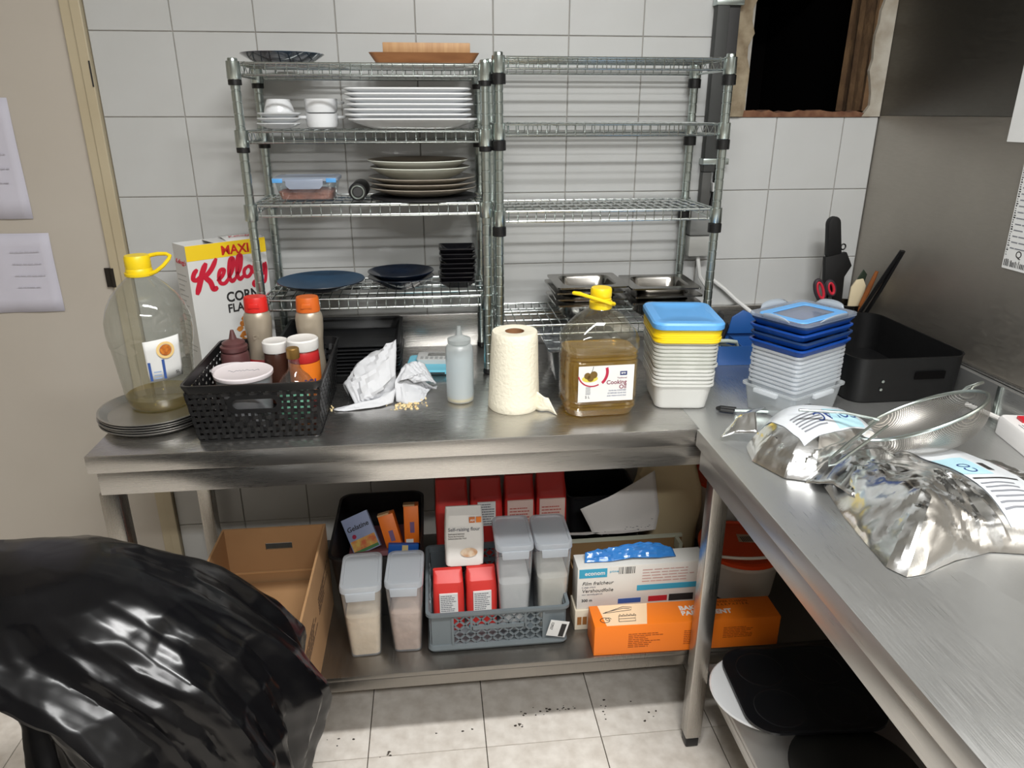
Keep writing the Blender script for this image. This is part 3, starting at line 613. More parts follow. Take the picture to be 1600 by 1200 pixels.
st([(0.76,0.31),(0.71,0.25),(0.71,0.14),(0.76,0.11),(0.81,0.19),(0.80,0.29),(0.75,0.31)],0.046,.0001)
for dx in (0.0,0.145):
    st([(0.92+dx,0.29),(0.86+dx,0.30),(0.83+dx,0.20),(0.87+dx,0.13),(0.92+dx,0.22),(0.93+dx,0.30)][:4+2],0.042,.0002) if dx == 0 else None
    if dx == 0: st([(0.935,0.31),(0.925,0.12),(0.89,-0.07),(0.83,-0.11),(0.82,-0.04),(0.90,0.02),(0.985,0.10)],0.044,.0001)
    else: st([(0.995,0.30),(0.975,0.20),(0.985,0.12),(1.01,0.20),(1.02,0.30)],0.038,.0002); st([(1.02,0.31),(1.01,0.10),(0.985,-0.07),(0.95,-0.09)],0.042,.0001)
tag(b.build('script_wordmark', kr, t, smooth=0), 'red script lettering across the carton front')
text('lettering','CORN',0.036,M['print'],t,(0.086,-0.0006,0.186),sx=0.86,bold=0.0009); text('lettering','FLAKES',0.031,M['print'],t,(0.086,-0.0006,0.158),sx=0.86,bold=0.0008)
b = MB(); R = random.Random(8)
for k in range(46):
    a = R.uniform(0,2*PI); r = 0.040*math.sqrt(R.random()); cx = 0.142+r*math.cos(a)*0.8; cz = 0.098+r*math.sin(a)*1.1; s = R.uniform(.006,.011)
    b.sheet([[(cx+s*math.cos(q)*R.uniform(.7,1.2)*rad, -0.0006-0.00002*k, cz+s*math.sin(q)*R.uniform(.6,1)*rad) for q in [i*PI/3 for i in range(7)]] for rad in (0.02,1)])
fm = mat('flakes_print',(206,134,56),0.6,var=(60,0.9),rgb2=(160,86,28)); tag(b.build('printed_flakes', fm, t, smooth=0), kind='stuff')
text('lettering',"Kellogg's",0.017,kr,t,(-0.0004,dK-0.008,hK-0.048),rot=(PI/2,0,-PI/2),shear=0.25)
fine(16,0.006,dK-0.006,0.06,hK-0.070,0.20,3,-0.0002,0.7,m=mat('pale_side_print',(168,168,166),0.7),parent=t,loc=(0,dK,0),rot=(0,0,-PI/2))

# ---- black woven basket
bk = thing('plastic_basket','black woven plastic basket holding sauces and tubs on the worktable','basket',(0.244,-0.4875,TZ+0.0004))
bm_ = mat('black_basket_plastic',(20,20,21),0.42)
Wt, Dt, Wb, Db, Hb = 0.280, 0.325, 0.252, 0.296, 0.130
MB().rloft([(Wb,Db,.014,0),(Wb+.002,Db+.002,.014,0.004),(Wb-.004,Db-.004,.012,0.004)],4).build('floor', bm_, bk)
MB().rloft([(Wt-.006,Dt-.006,.016,Hb-0.018),(Wt+.004,Dt+.004,.018,Hb-0.004),(Wt+.004,Dt+.004,.018,Hb),(Wt-.006,Dt-.006,.015,Hb),(Wt-.010,Dt-.010,.014,Hb-0.018)],4,False,False).build('rim', bm_, bk)
def weave(n, w0, w1, off0, off1, handle):
    """one woven wall in local x (along) / y (outwards -) / z, sloping outwards"""
    b = MB(); zb_, zt_ = 0.004, Hb-0.017; rows = 8
    def P(u, z): f = (z-zb_)/(zt_-zb_); return (u*(w0+(w1-w0)*f)/2, -(off0+(off1-off0)*f))
    hz0, hz1, hu = 0.072, 0.095, 0.40
    for i in range(n+1):
        u = -1+2*i/n; seg = []
        zz = [zb_+(zt_-zb_)*k/(rows*2) for k in range(rows*2+1)]
        parts = [zz]
        if handle and abs(u) < hu+0.06: parts = [[z for z in zz if z <= hz0-0.006], [z for z in zz if z >= hz1+0.006]]
        for ps in parts:
            if len(ps) < 2: continue
            rings = []
            for k,z in enumerate(ps):
                x,y = P(u,z); o = 0.0012*math.cos((z-zb_)/(zt_-zb_)*rows*PI+PI*i); hw = 0.0036
                rings.append([(x-hw,y+o-.0009,z),(x+hw,y+o-.0009,z),(x+hw,y+o+.0009,z),(x-hw,y+o+.0009,z)])
            b.loft(rings)
    for r in range(rows):
        z = zb_+(zt_-zb_)*(r+0.5)/rows; spans = [(-1,1)]
        if handle and hz0-0.008 < z < hz1+0.008: spans = [(-1,-hu),(hu,1)]
        for (a,c) in spans:
            m_ = max(4,int(n*(c-a))); rings = []
            for k in range(m_+1):
                u = a+(c-a)*k/m_; x,y = P(u,z); o = -0.0012*math.cos(PI*r+PI*0.5*(u+1)*n); hh = 0.0040
                rings.append([(x,y+o-.0008,z-hh),(x,y+o+.0008,z-hh),(x,y+o+.0008,z+hh),(x,y+o-.0008,z+hh)])
            b.loft(rings)
    if handle:
        for s in (-1,1): pass
        ring = []
        zc = (hz0+hz1)/2
        for rad in (0,1):
            pts = rr(w1*hu*0.84+0.010*rad*2, (hz1-hz0)+0.009*rad*2, 0.011+0.006*rad, 5)
            ring.append([(px, P(0,zc+pz)[1]-0.0022, zc+pz) for px,pz in pts]); ring.append([(px, P(0,zc+pz)[1]+0.0012, zc+pz) for px,pz in pts])
        b.loft([ring[0],ring[2],ring[3],ring[1],ring[0]],False,False)
    return b
for (rz, n, w0, w1, o0, o1, hd) in ((0,19,Wb,Wt,Db/2,Dt/2,1),(PI,19,Wb,Wt,Db/2,Dt/2,1),(PI/2,22,Db,Dt,Wb/2,Wt/2,0),(-PI/2,22,Db,Dt,Wb/2,Wt/2,0)):
    tag(weave(n,w0-.012,w1-.014,o0-.002,o1-.006,hd).build('woven_wall', bm_, bk, None, (0,0,rz), smooth=0), kind='stuff')
FB = TZ+0.0049                                # basket floor
# tubs
def tub(label, x, y, R, h, m_body, scribble):
    t = thing('lidded_tub', label, 'tub', (x,y,FB))
    MB().lathe([(R*.78,0),(R*.80,.002),(R*.95,h-.010),(R*.93,h-.010),(R*.78,.003),(.001,.003)],36).build('tub', m_body, t)
    MB().lathe([(R*.74,.0035),(R*.86,h*.62),(.001,h*.62)],28).build('contents', mat('mauve_cream',(150,120,120),0.7), t)
    l = MB().lathe([(R*.985,h-.0095),(R,h-.008),(R,h-.002),(R-.003,h),(R-.006,h-.0016),(.001,h-.0016)],40).build('lid', mat('off_white_lid',(218,210,212),0.45), t)
    if scribble:
        b = MB(); Q = random.Random(6); pts = [(-.032+.0034*k, Q.uniform(-.006,.006)+0.001*k*0.3, h-.0012) for k in range(20)]
        b.tube(pts,0.0005,4).build('handwriting', M['grey_print'], l)
    return t
tub('white-lidded translucent tub with handwriting on its lid, front of black basket',0.211,-0.569,0.061,0.128,frost,True)
tub('white-lidded dark tub half hidden behind the handwritten tub in the basket',0.160,-0.474,0.043,0.103,mat('dark_tub_plastic',(58,34,38),0.4),False)
# brown squeeze bottle
br = mat('brown_sauce_plastic',(92,58,58),0.38)
t = thing('squeeze_bottle','brown squeeze bottle with ringed nozzle cap at the back left of basket','bottle',(0.150,-0.392,FB))
MB().lathe([(0.029,0),(0.032,0.003),(0.032,0.108),(0.030,0.115),(0.024,0.119)],32).build('body', br, t)
MB().lathe([(0.030,0.1192),(0.031,0.121),(0.031,0.130),(0.026,0.133),(0.026,0.139),(0.018,0.143),(0.009,0.147),(0.0045,0.165),(0.0035,0.168),(0.001,0.168)],32).build('nozzle_cap', br, t)
sil = mat('silver_bronze_plastic',(172,160,142),0.34,0.35,var=(4,0.3),rgb2=(150,138,120))
def sauce(label, x, y, capm, redfoot):
    t = thing('sauce_bottle', label, 'bottle', (x,y,FB))
    prof = [(0.026,0),(0.031,0.004),(0.0315,0.03),(0.030,0.075),(0.0275,0.110),(0.0285,0.135),(0.0315,0.165),(0.0320,0.185),(0.0300,0.197),(0.0255,0.203)]
    b = MB().lathe(prof,36); b.xf(Matrix.Diagonal((1.0,0.86,1,1))); b.build('body', sil, t)
    c = MB(); c.lathe([(0.0272,0.2035),(0.0276,0.206),(0.0262,0.234),(0.0245,0.238),(0.001,0.2385)],32).xf(Matrix.Diagonal((1,0.9,1,1))); c = c.build('cap', capm, t)
    MB().prism_y([(-0.013,0.214),(0.013,0.214),(0.010,0.226),(-0.010,0.226)],-0.0262,-0.0225).build('flip_tab', capm, c, bev=0.002)
    if redfoot: b = MB().lathe([(0.0318,0.030),(0.0322,0.031),(0.0312,0.088),(0.0305,0.089)],36,cap0=False,cap1=False); b.xf(Matrix.Diagonal((1.0,0.862,1,1))); b.build('red_sleeve', mat('deep_red_sleeve',(150,28,36),0.4), t)
    text('embossed_mark','DE',0.014,sil,t,(-0.009,0,0.142),wrap=0.0285)
    return t
sauce('bronze sauce bottle with red flip cap in the black basket',0.203,-0.357,M['red'],True)
sauce('bronze sauce bottle with orange flip cap in the black basket',0.3245,-0.371,M['orange'],False)
def jar(label, x, y, R, h, glassm, lab_m, txt):
    t = thing('screw_jar', label, 'jar', (x,y,FB))
    MB().lathe([(R*.86,0),(R*.95,.003),(R*.96,h*.62),(R*.90,h-.028),(R*.86,h-.026)],32).build('jar', glassm, t)
    MB().lathe([(R*.97,h-.0255),(R,h-.023),(R,h-.003),(R-.003,h),(R-.006,h-.0015),(.001,h-.0015)],36).build('lid', mat('white_lid',(226,224,220),0.4), t)
    if lab_m:
        MB().lathe([(R*.975,h*.18),(R*.98,h*.19),(R*.985,h*.66),(R*.975,h*.67)],36,cap0=False,cap1=False).build('label', lab_m[0], t)
        MB().lathe([(R*.97,h*.675),(R*.98,h*.68),(R*.945,h*.80),(R*.93,h*.81)],36,cap0=False,cap1=False).build('top_band', lab_m[1], t)
        text('lettering', txt, 0.034, mat('violet_print',(70,50,130),0.5), t, (0.002,0,h*.30), wrap=R*.99)
    return t
jar('white-capped brown spread jar beside the gold-capped glass bottle',0.252,-0.424,0.0300,0.150,mat('brown_spread',(62,38,30),0.25),None,'')
jar('white-capped jar with orange and red label at the right of the basket',0.3185,-0.452,0.0355,0.162,mat('red_jar',(170,40,36),0.35),(mat('orange_label',(232,122,30),0.5),mat('red_label',(190,38,40),0.5)),'TI')
t = thing('glass_bottle','small clear glass bottle with gold cap and green label in the basket','bottle',(0.313,-0.546,FB))
MB().lathe([(0.040,0),(0.044,0.004),(0.044,0.070),(0.040,0.086),(0.028,0.104),(0.016,0.116),(0.0125,0.124),(0.0115,0.145)],36,cap1=False).build('body', clear('clear_glass',(236,240,238),(220,226,224),0.05,0.02,1.0,1.52), t)
MB().lathe([(0.0135,0.145),(0.0142,0.147),(0.0138,0.166),(0.012,0.168),(0.001,0.168)],24).build('cap', mat('gold_cap',(150,116,62),0.35,0.6), t)
l = curved(0.0446,-0.75,0.75,0.020,0.086,14).build('label', mat('mint_green_label',(128,196,166),0.6), t)
text('handwriting','24',0.020,M['print'],l,(-0.004,0,0.060),wrap=0.0452,shear=0.4)

# ---- black baking trays under the left shelf
bt = MB().rloft([(0.270,0.230,.02,0),(0.276,0.236,.02,.002),(0.296,0.262,.022,0.026),(0.312,0.280,.022,0.0275),(0.312,0.280,.022,0.0305),(0.296,0.264,.021,0.0305),(0.272,0.232,.019,0.003),(0.1,0.1,.02,0.003)],4)
btm = bt.mesh('baking_tray',30); btm.materials.append(M['black_m'])
for k in range(9):
    o = link('baking_tray', btm, None, None, (0.3745+[0,.002,-.002,.001,-.001,.002,0,-.001,.001][k],-0.1915+[0,.002,.001,-.001,.002,-.001,.001,0,.002][k],TZ+0.0004+0.0092*k))
    tag(o, f'black baking tray, {["lowest of","second from the bottom of","third from the bottom of","fourth from the bottom of","middle one of","fourth from the top of","third from the top of","second from the top of","topmost of"][k]} the stack under the plate shelf','tray','stacked black baking trays')
# ================================================================ crumpled things: folded triangle waves give straight sharp creases
def tri(v): v = v-math.floor(v); return 1-abs(2*v-1)
def creases(seed, n, f0, f1):
    Q = random.Random(seed); L_ = []
    for k in range(n):
        a = Q.uniform(0,PI); f = f0*(f1/f0)**(k/max(1,n-1)); L_.append((math.cos(a)*f, math.sin(a)*f, Q.random(), 1.0/f))
    nrm = sum(l[3] for l in L_)
    def h(x, y, z=0.0):
        w = noise.noise(Vector((x*5+seed,y*5,z*5)))*0.10; s = 0
        for (cx,cy,p,am) in L_: s += am*tri((x+w+z*0.31)*cx+(y+w*0.7+z*0.57)*cy+p)
        return s/nrm-0.5
    return h
def shell_paper(seed, c, ax, ay, az, squash, crum, nu=26, nv=12, a0=0.0, a1=2*PI, lean=(0,0)):
    """part of a crumpled dome"""
    h = creases(seed,6,9,55); rows = []
    for j in range(nv+1):
        v = j/nv; th = v*PI/2*squash; row = []
        for i in range(nu+1):
            a = a0+(a1-a0)*i/nu; r = math.cos(th); x = ax*r*math.cos(a); y = ay*r*math.sin(a); z = az*math.sin(th)
            k = 1+crum*h(x*3+seed,y*3,z*3)*2; row.append((c[0]+x*k+lean[0]*z, c[1]+y*k+lean[1]*z, max(0.0006,c[2]+z*k)))
        rows.append(row)
    return MB().sheet(rows)
tis = mat('white_tissue_paper',(200,201,204),0.85)
t = thing('crumpled_paper','crumpled white paper lying on the worktable between basket and squeeze bottle','paper',(0.49,-0.40,TZ))
def sheet_from(rows_ctrl, seed, amp, nu=22, nv=18, f0=10, f1=60):
    """bilinear-interpolated control rows with creases along the normal"""
    h = creases(seed,7,f0,f1); R_, C_ = len(rows_ctrl)-1, len(rows_ctrl[0])-1; g = []
    for j in range(nv+1):
        fj = j/nv*R_; j0 = min(int(fj),R_-1); v = fj-j0; row = []
        v = v*v*(3-2*v)*0.5+v*0.5
        for i in range(nu+1):
            fi = i/nu*C_; i0 = min(int(fi),C_-1); u = fi-i0
            A,B,C2,D = [Vector(rows_ctrl[a][b]) for a,b in ((j0,i0),(j0,i0+1),(j0+1,i0),(j0+1,i0+1))]
            p = A*(1-u)*(1-v)+B*u*(1-v)+C2*(1-u)*v+D*u*v
            n_ = (B-A).cross(C2-A); n_ = n_.normalized() if n_.length > 1e-9 else Vector((0,0,1))
            e = min(1.0, 4*min(i/nu,1-i/nu,j/nv,1-j/nv)+0.35)
            p = p+n_*amp*e*h(i/nu*0.35,j/nv*0.35)*2; p.z = max(p.z,0.0008); row.append(p)
        g.append(row)
    return MB().sheet(g)
def paper_part(b, name='sheet'):
    o = b.build(name, tis, t, smooth=24); md = o.modifiers.new('s','SOLIDIFY'); md.thickness = 0.0005; return o
# large hooded fold on the left
paper_part(sheet_from([[(-0.085,-0.005,0.001),(-0.07,0.04,0.055),(-0.03,0.07,0.085),(0.03,0.085,0.100)],
                       [(-0.092,-0.035,0.045),(-0.06,-0.02,0.080),(-0.02,0.01,0.100),(0.035,0.04,0.128)],
                       [(-0.082,-0.060,0.050),(-0.05,-0.060,0.068),(-0.01,-0.03,0.080),(0.035,0.01,0.105)],
                       [(-0.062,-0.070,0.003),(-0.04,-0.072,0.020),(0.0,-0.050,0.035),(0.032,-0.02,0.055)],
                       [(-0.055,-0.060,0.001),(-0.02,-0.050,0.002),(0.01,-0.03,0.004),(0.035,0.0,0.006)]],3,0.011))
# long flat tail towards the basket
paper_part(sheet_from([[(-0.112,-0.085,0.002),(-0.06,-0.062,0.004),(0.0,-0.045,0.012),(0.035,-0.02,0.03)],
                       [(-0.108,-0.098,0.004),(-0.06,-0.085,0.012),(-0.01,-0.070,0.016),(0.032,-0.045,0.030)],
                       [(-0.085,-0.100,0.001),(-0.05,-0.096,0.003),(-0.005,-0.085,0.003),(0.025,-0.065,0.004)]],6,0.005,20,8))
# open cone on the right
paper_part(sheet_from([[(0.030,-0.055,0.002),(0.030,-0.030,0.045),(0.050,0.0,0.070),(0.085,0.005,0.055)],
                       [(0.055,-0.070,0.001),(0.050,-0.02,0.038),(0.072,0.01,0.052),(0.100,0.0,0.030)],
                       [(0.090,-0.060,0.001),(0.085,-0.01,0.012),(0.100,0.02,0.010),(0.128,0.0,0.008)],
                       [(0.100,-0.040,0.001),(0.105,-0.01,0.004),(0.115,0.02,0.003),(0.130,0.02,0.012)]],11,0.007,20,16))
# flap arching over the scale
paper_part(sheet_from([[(0.030,-0.02,0.035),(0.045,0.02,0.06),(0.060,0.05,0.060),(0.080,0.07,0.052)],
                       [(0.045,-0.04,0.050),(0.058,0.0,0.074),(0.076,0.02,0.076),(0.100,0.035,0.066)],
                       [(0.062,-0.03,0.050),(0.080,-0.01,0.054),(0.098,0.005,0.052),(0.116,0.02,0.040)],
                       [(0.075,-0.01,0.030),(0.092,-0.01,0.034),(0.112,0.0,0.030),(0.128,0.01,0.018)]],17,0.008,20,16))
# kitchen scale
t = thing('kitchen_scale','light blue kitchen scale with small grey display behind the crumpled paper','scale',(0.618,-0.212,TZ+0.0003),-0.10)
MB().rloft([(0.150,0.130,.012,0.004),(0.152,0.132,.012,0.012),(0.148,0.128,.012,0.014)],4).build('body', mat('turquoise_plastic',(110,196,220),0.35), t)
for sx in (-1,1):
    for sy in (-1,1): MB().lathe([(.008,0),(.008,.004)],12,sx*.06,sy*.05).build('foot', M['black'], t)
p_ = MB().rloft([(0.100,0.070,.008,0.0142),(0.100,0.070,.008,0.026),(0.096,0.066,.008,0.027)],3).build('control_panel', mat('light_grey_plastic',(196,196,194),0.45), t, (0.0,0.022,0)); 
MB().box(-0.030,0.030,-0.004,0.022,0.0272,0.0278).build('display', mat('lcd_grey',(76,78,74),0.25), p_, (0.008,0,0))
b = MB()
for i in range(6):
    for j in range(2): MB().box(-0.040+i*0.013,-0.032+i*0.013,-0.030+j*0.011,-0.023+j*0.011,0.0272,0.0281).build('button', mat('button_grey',(150,152,152),0.5), p_, bev=0.0006)
MB().box(-0.030,0.030,-0.066,-0.0655,0.005,0.009).build('slot', M['black'], t)
# nut crumbs
b = MB(); Q = random.Random(21)
def crumb(b, x, y, s, Q):
    a = Q.uniform(0,PI); c, sn = math.cos(a), math.sin(a); pts = [(1.3,0,0),(.6,.7,.1),(-.7,.6,0),(-1.2,0,.1),(-.5,-.7,0),(.7,-.6,0)]
    lo = [(x+(px*c-py*sn)*s, y+(px*sn+py*c)*s, 0.0004) for px,py,pz in pts]; hi = [(x+(px*c-py*sn)*s*.6, y+(px*sn+py*c)*s*.6, s*Q.uniform(.7,1.2)) for px,py,pz in pts]
    b.loft([lo,hi])
for k in range(95):
    x = Q.gauss(0.0,0.020); y = Q.gauss(0.0,0.016)+x*0.30; crumb(b,x,y,Q.uniform(.0014,.0038),Q)
for k in range(6): crumb(b,-0.175+Q.uniform(-.004,.004),-0.02+k*0.006,Q.uniform(.0015,.003),Q)
tag(b.build('nut_crumbs', mat('pale_nut',(232,214,168),0.7,var=(120,0.7),rgb2=(204,166,104)), None, (0.548,-0.472,TZ), smooth=0), 'small heap of pale chopped nut crumbs on the worktable', 'crumbs', kind='stuff')
# squeeze bottle
t = thing('squeeze_bottle','clear squeeze bottle of pale liquid with pointed nozzle on the worktable','bottle',(0.6745,-0.457,TZ+0.0003))
MB().lathe([(0.027,0),(0.0315,0.003),(0.0325,0.010),(0.0325,0.128),(0.030,0.137),(0.024,0.143)],36).build('body', clear('milky_clear_plastic',(244,247,248),(238,242,242),0.46,0.3), t)
MB().lathe([(0.026,0.0035),(0.0305,0.006),(0.0312,0.012),(0.001,0.012)],32).build('sediment', mat('yellowish_oil',(206,180,110),0.4), t)
MB().lathe([(0.0308,0.0125),(0.0312,0.013),(0.0312,0.116),(0.001,0.116)],32).build('liquid', clear('cloudy_liquid',(226,236,240),(226,234,238),0.60,0.3), t)
MB().lathe([(0.0255,0.1432),(0.027,0.145),(0.027,0.154),(0.020,0.157),(0.012,0.160),(0.008,0.163),(0.0045,0.182),(0.004,0.184),(0.001,0.184)],32).build('nozzle_cap', clear('milky_cap_plastic',(226,230,230),(216,220,220),0.55,0.3), t)
# paper towel roll
tow = mat('cream_paper_towel',(232,226,206),0.9,bump=(140,0.25)); core = mat('brown_cardboard_core',(140,98,66),0.85)
t = thing('paper_towel_roll','upright cream paper towel roll beside the cooking oil','paper roll',(0.797,-0.508,TZ+0.0004))
b = MB(); prof = [(0.057,0),(0.060,0.004)]+[(0.060-0.0075*k/10,0.004+0.176*k/10) for k in range(1,11)]+[(0.0505,0.184),(0.024,0.184),(0.022,0.183)]
b.lathe(prof,48,cap1=False)
for i,(x,y,z) in enumerate(b.v):
    s = 1+0.012*noise.noise(Vector((x*30,y*30,z*18))); b.v[i] = (x*s+0.010*z,y*s,z)
b.build('roll', tow, t, smooth=50)
MB().lathe([(0.0218,0.1825),(0.0205,0.1825),(0.0205,0.10),(0.001,0.10)],28,0.0018,0,cap0=False).build('core', core, t)
rows = []
for j in range(7):
    v = j/6; rows.append([(0.045+0.030*u+0.016*v*u, -0.030-0.016*u-0.022*u*u*v+0.006*math.sin(u*7+v*3), 0.045*(1-v)*(1-0.3*u)+0.002) for u in [k/8 for k in range(9)]])
o = MB().sheet(rows).build('loose_end', tow, t); o.modifiers.new('s','SOLIDIFY').thickness = 0.0005
# cooking oil
t = thing('cooking_oil_bottle','five-litre bottle of golden cooking oil with yellow handled cap','bottle',(0.987,-0.541,TZ+0.0004),0.04)
w, d = 0.166, 0.124
secs = [(w-.030,d-.030,.030,0.0),(w-.012,d-.012,.034,.004),(w-.006,d-.006,.034,.012)]
for (z,k) in ((0.020,0),(0.024,-.005),(0.028,0),(0.034,-.005),(0.038,0)): secs.append((w+k,d+k,.034,z))
secs += [(w+.001,d,.034,0.045),(w+.001,d,.034,0.128),(w-.004,d-.005,.034,0.132),(w,d,.034,0.136),(w-.004,d-.005,.034,0.141),(w,d,.034,0.145),(w-.004,d-.005,.034,0.150),(w+.004,d+.002,.036,0.158),(w+.004,d+.002,.038,0.176),(w-.010,d-.010,.040,0.192),(w*.66,d*.66,.038,0.222),(0.062,0.056,.024,0.236),(0.044,0.044,.0215,0.244),(0.040,0.040,.0195,0.252)]
MB().rloft(secs,6,True,False).build('body', clear('oil_bottle_pet',(244,243,236),(220,214,196),0.05,0.04,1.0,1.5), t, smooth=40)
oil = clear('golden_oil',(246,222,104),(196,158,18),0.36,0.04,1.0,1.4)
os_ = [(w-.034,d-.034,.028,0.003)]+[(q[0]-.006,q[1]-.006,q[2]-.003,q[3]) for q in secs[1:] if q[3] <= 0.146]
os_ += [(w-.006,d-.006,.031,0.1485)]
MB().rloft(os_,6).build('oil', oil, t, smooth=40)
cap = MB().lathe([(0.0225,0.258),(0.0232,0.262),(0.0215,0.264),(0.0235,0.267),(0.0235,0.282),(0.0215,0.286),(0.001,0.2865)],36).build('cap', M['yellow'], t)
MB().lathe([(0.0245,0.240),(0.0255,0.243),(0.0255,0.2555),(0.0235,0.2575),(0.0212,0.2575),(0.0212,0.240)],36,cap0=False,cap1=False).build('neck_ring', M['yellow'], t)
MB().tube([(0.027,-0.010,0.250),(0.014,-0.0275,0.256),(-0.004,-0.031,0.263),(-0.026,-0.028,0.270),(-0.046,-0.016,0.275),(-0.062,-0.002,0.276),(-0.046,0.008,0.272),(-0.026,0.016,0.262)],[.0048,.0045,.004,.004,.004,.0042,.004,.004],8).build('carry_loop', M['yellow'], cap)
LB = MB().box(-0.063,0.063,-0.0008,0,0,0.084).build('label', M['paper'], t, (0.002,-d/2-0.0016,0.042))
red2 = mat('crimson_print',(176,36,66),0.5)
b = MB()
def arc(b, cx, cz, r0, r1, a0, a1, y, n=20):
    b.sheet([[(cx+r*math.cos(math.radians(a0+(a1-a0)*k/n)), y, cz+r*math.sin(math.radians(a0+(a1-a0)*k/n))) for k in range(n+1)] for r in (r0,r1)])
arc(b,-0.032,0.069,0.0305,0.0335,-165,-62,-0.0012); arc(b,-0.032,0.069,0.0305,0.037,-48,18,-0.0012); b.build('red_ring', red2, LB, smooth=0)
b = MB(); arc(b,-0.036,0.060,0.0003,0.015,0,360,-0.0010)
b.xf(Matrix.Translation((0,0,0.022))@Matrix.Diagonal((1.2,1,0.55,1))); b.xf(Matrix.Translation((0.006,0,0))); b.build('yellow_splash', mat('yellow_splash_print',(214,200,84),0.5), LB, smooth=0)
ol = mat('olive_print',(110,84,34),0.5)
for (cx,cz,r) in ((-0.043,0.062,0.0075),(-0.029,0.064,0.0085),(-0.036,0.056,0.0075)):
    b = MB(); arc(b,cx,cz,0.0002,r,0,360,-0.0013-r*0.02); b.build('printed_olive', ol, LB, smooth=0)
MB().tube([(-0.034,-0.0013,0.070),(-0.031,-0.0013,0.077),(-0.030,-0.0013,0.083)],0.0005,4).build('printed_stem', M['print'], LB)
text('lettering','Cooking',0.0135,mat('plum_print',(120,40,66),0.5),LB,(0.047,-0.0009,0.040),align='RIGHT',bold=0.0002); text('lettering','Oil',0.0135,mat('plum_print'),LB,(0.047,-0.0009,0.0285),align='RIGHT',bold=0.0002)
text('lettering','Traditional',0.0050,mat('plum_print'),LB,(0.047,-0.0009,0.0525),align='RIGHT')
lg = MB().box(0.031,0.047,-0.0011,-0.0008,0.060,0.0695).build('logo_plate', mat('navy_print',(40,52,104),0.5), LB); text('lettering','aro',0.0075,M['paper'],lg,(0.0335,-0.0013,0.0635),bold=0.0002)
for k,sx_ in enumerate(('OLIVE OIL COMPOSED','OF REFINED OLIVE OILS','AND VIRGIN OLIVE OILS')): text('fine_lettering',sx_,0.0040,mat('slate_blue_print',(70,84,124),0.6),LB,(0.047,-0.0009,0.0235-0.0062*k),align='RIGHT')
text('lettering','5 L',0.0085,M['print'],LB,(-0.047,-0.0009,0.009)); fine(7,-0.046,-0.034,0.017,0.036,0.4,4,-0.0008,0.1,parent=LB)

# ---- square tubs with yellow and blue lids
rot1 = -0.13; cx1, cy1 = 1.190, -0.500
def sqtub(w0,d0,w1,d1,h,r): return MB().rloft([(w0-.012,d0-.012,r,0),(w0,d0,r+.004,.004),(w1-.008,d1-.008,r+.006,h-.006),(w1,d1,r+.006,h-.005),(w1,d1,r+.006,h),(w1-.004,d1-.004,r+.005,h),(w1-.010,d1-.010,r+.004,h-.007),(w0-.003,d0-.003,r+.003,.006),(w0*.4,d0*.4,r,.0045)],4)
ta = sqtub(0.118,0.146,0.142,0.178,0.066,.016).mesh('square_tub',35); ta.materials.append(clear('white_translucent_plastic',(248,250,250),(246,246,243),0.80,0.3))
tb_ = sqtub(0.122,0.150,0.146,0.182,0.064,.016).mesh('square_tub',35); tb_.materials.append(clear('ribbed_clear_plastic',(246,248,246),(244,244,240),0.58,0.15))
zz = TZ+0.0004; R = random.Random(12)
for k in range(12):
    me = ta if k < 5 else tb_; tilt = 0.0
    o = link('square_tub', me, None, None, (cx1+R.uniform(-.001,.001),cy1+R.uniform(-.001,.001),zz+0.0090*k+(0.004 if k > 4 else 0)),(0,0,rot1+R.uniform(-.015,.015)))
    tag(o, (f'white square tub, {["lowest of","second of","third of","fourth of","uppermost of"][k]} the milky ones at the bottom of the blue-lidded stack' if k < 5 else f'clear ribbed square tub, {["lowest","second","third","fourth","fifth","sixth","uppermost"][k-5]} of the clear ones in the blue-lidded stack'),'tub','square tubs under the blue lid')
zl = zz+0.0090*11+0.004+0.0644
ly = MB().rloft([(0.146,0.184,.022,-0.003),(0.152,0.190,.026,0),(0.152,0.190,.026,0.0044),(0.147,0.185,.024,0.0048),(0.130,0.168,.02,0.0030),(0.05,0.05,.01,0.0030)],4).mesh('tub_lid',35); ly.materials.append(M['yellow'])
for k in range(6):
    o = link('tub_lid', ly, None, None, (cx1+[0,.001,-.001,0,.001,0][k],cy1,zl+0.0051*k),(0,0,rot1+[0,.01,-.01,.005,0,-.005][k]))
    tag(o, f'yellow tub lid, {ordn(k) if k < 5 else "topmost"} {"of" if k in (0,5) else "from the bottom of"} the six yellow lids','lid','yellow tub lids')
b = MB().rloft([(0.158,0.198,.026,0),(0.160,0.200,.028,0.001),(0.160,0.200,.028,0.011),(0.153,0.193,.026,0.0155),(0.120,0.158,.02,0.0165),(0.116,0.154,.02,0.0150),(0.05,0.05,.01,0.0150)],5)
tag(b.build('tub_lid', M['lblue'], None, (cx1,cy1-.002,zl+0.0051*6),(0,0,rot1)), 'light blue tub lid crowning the yellow lids', 'lid')

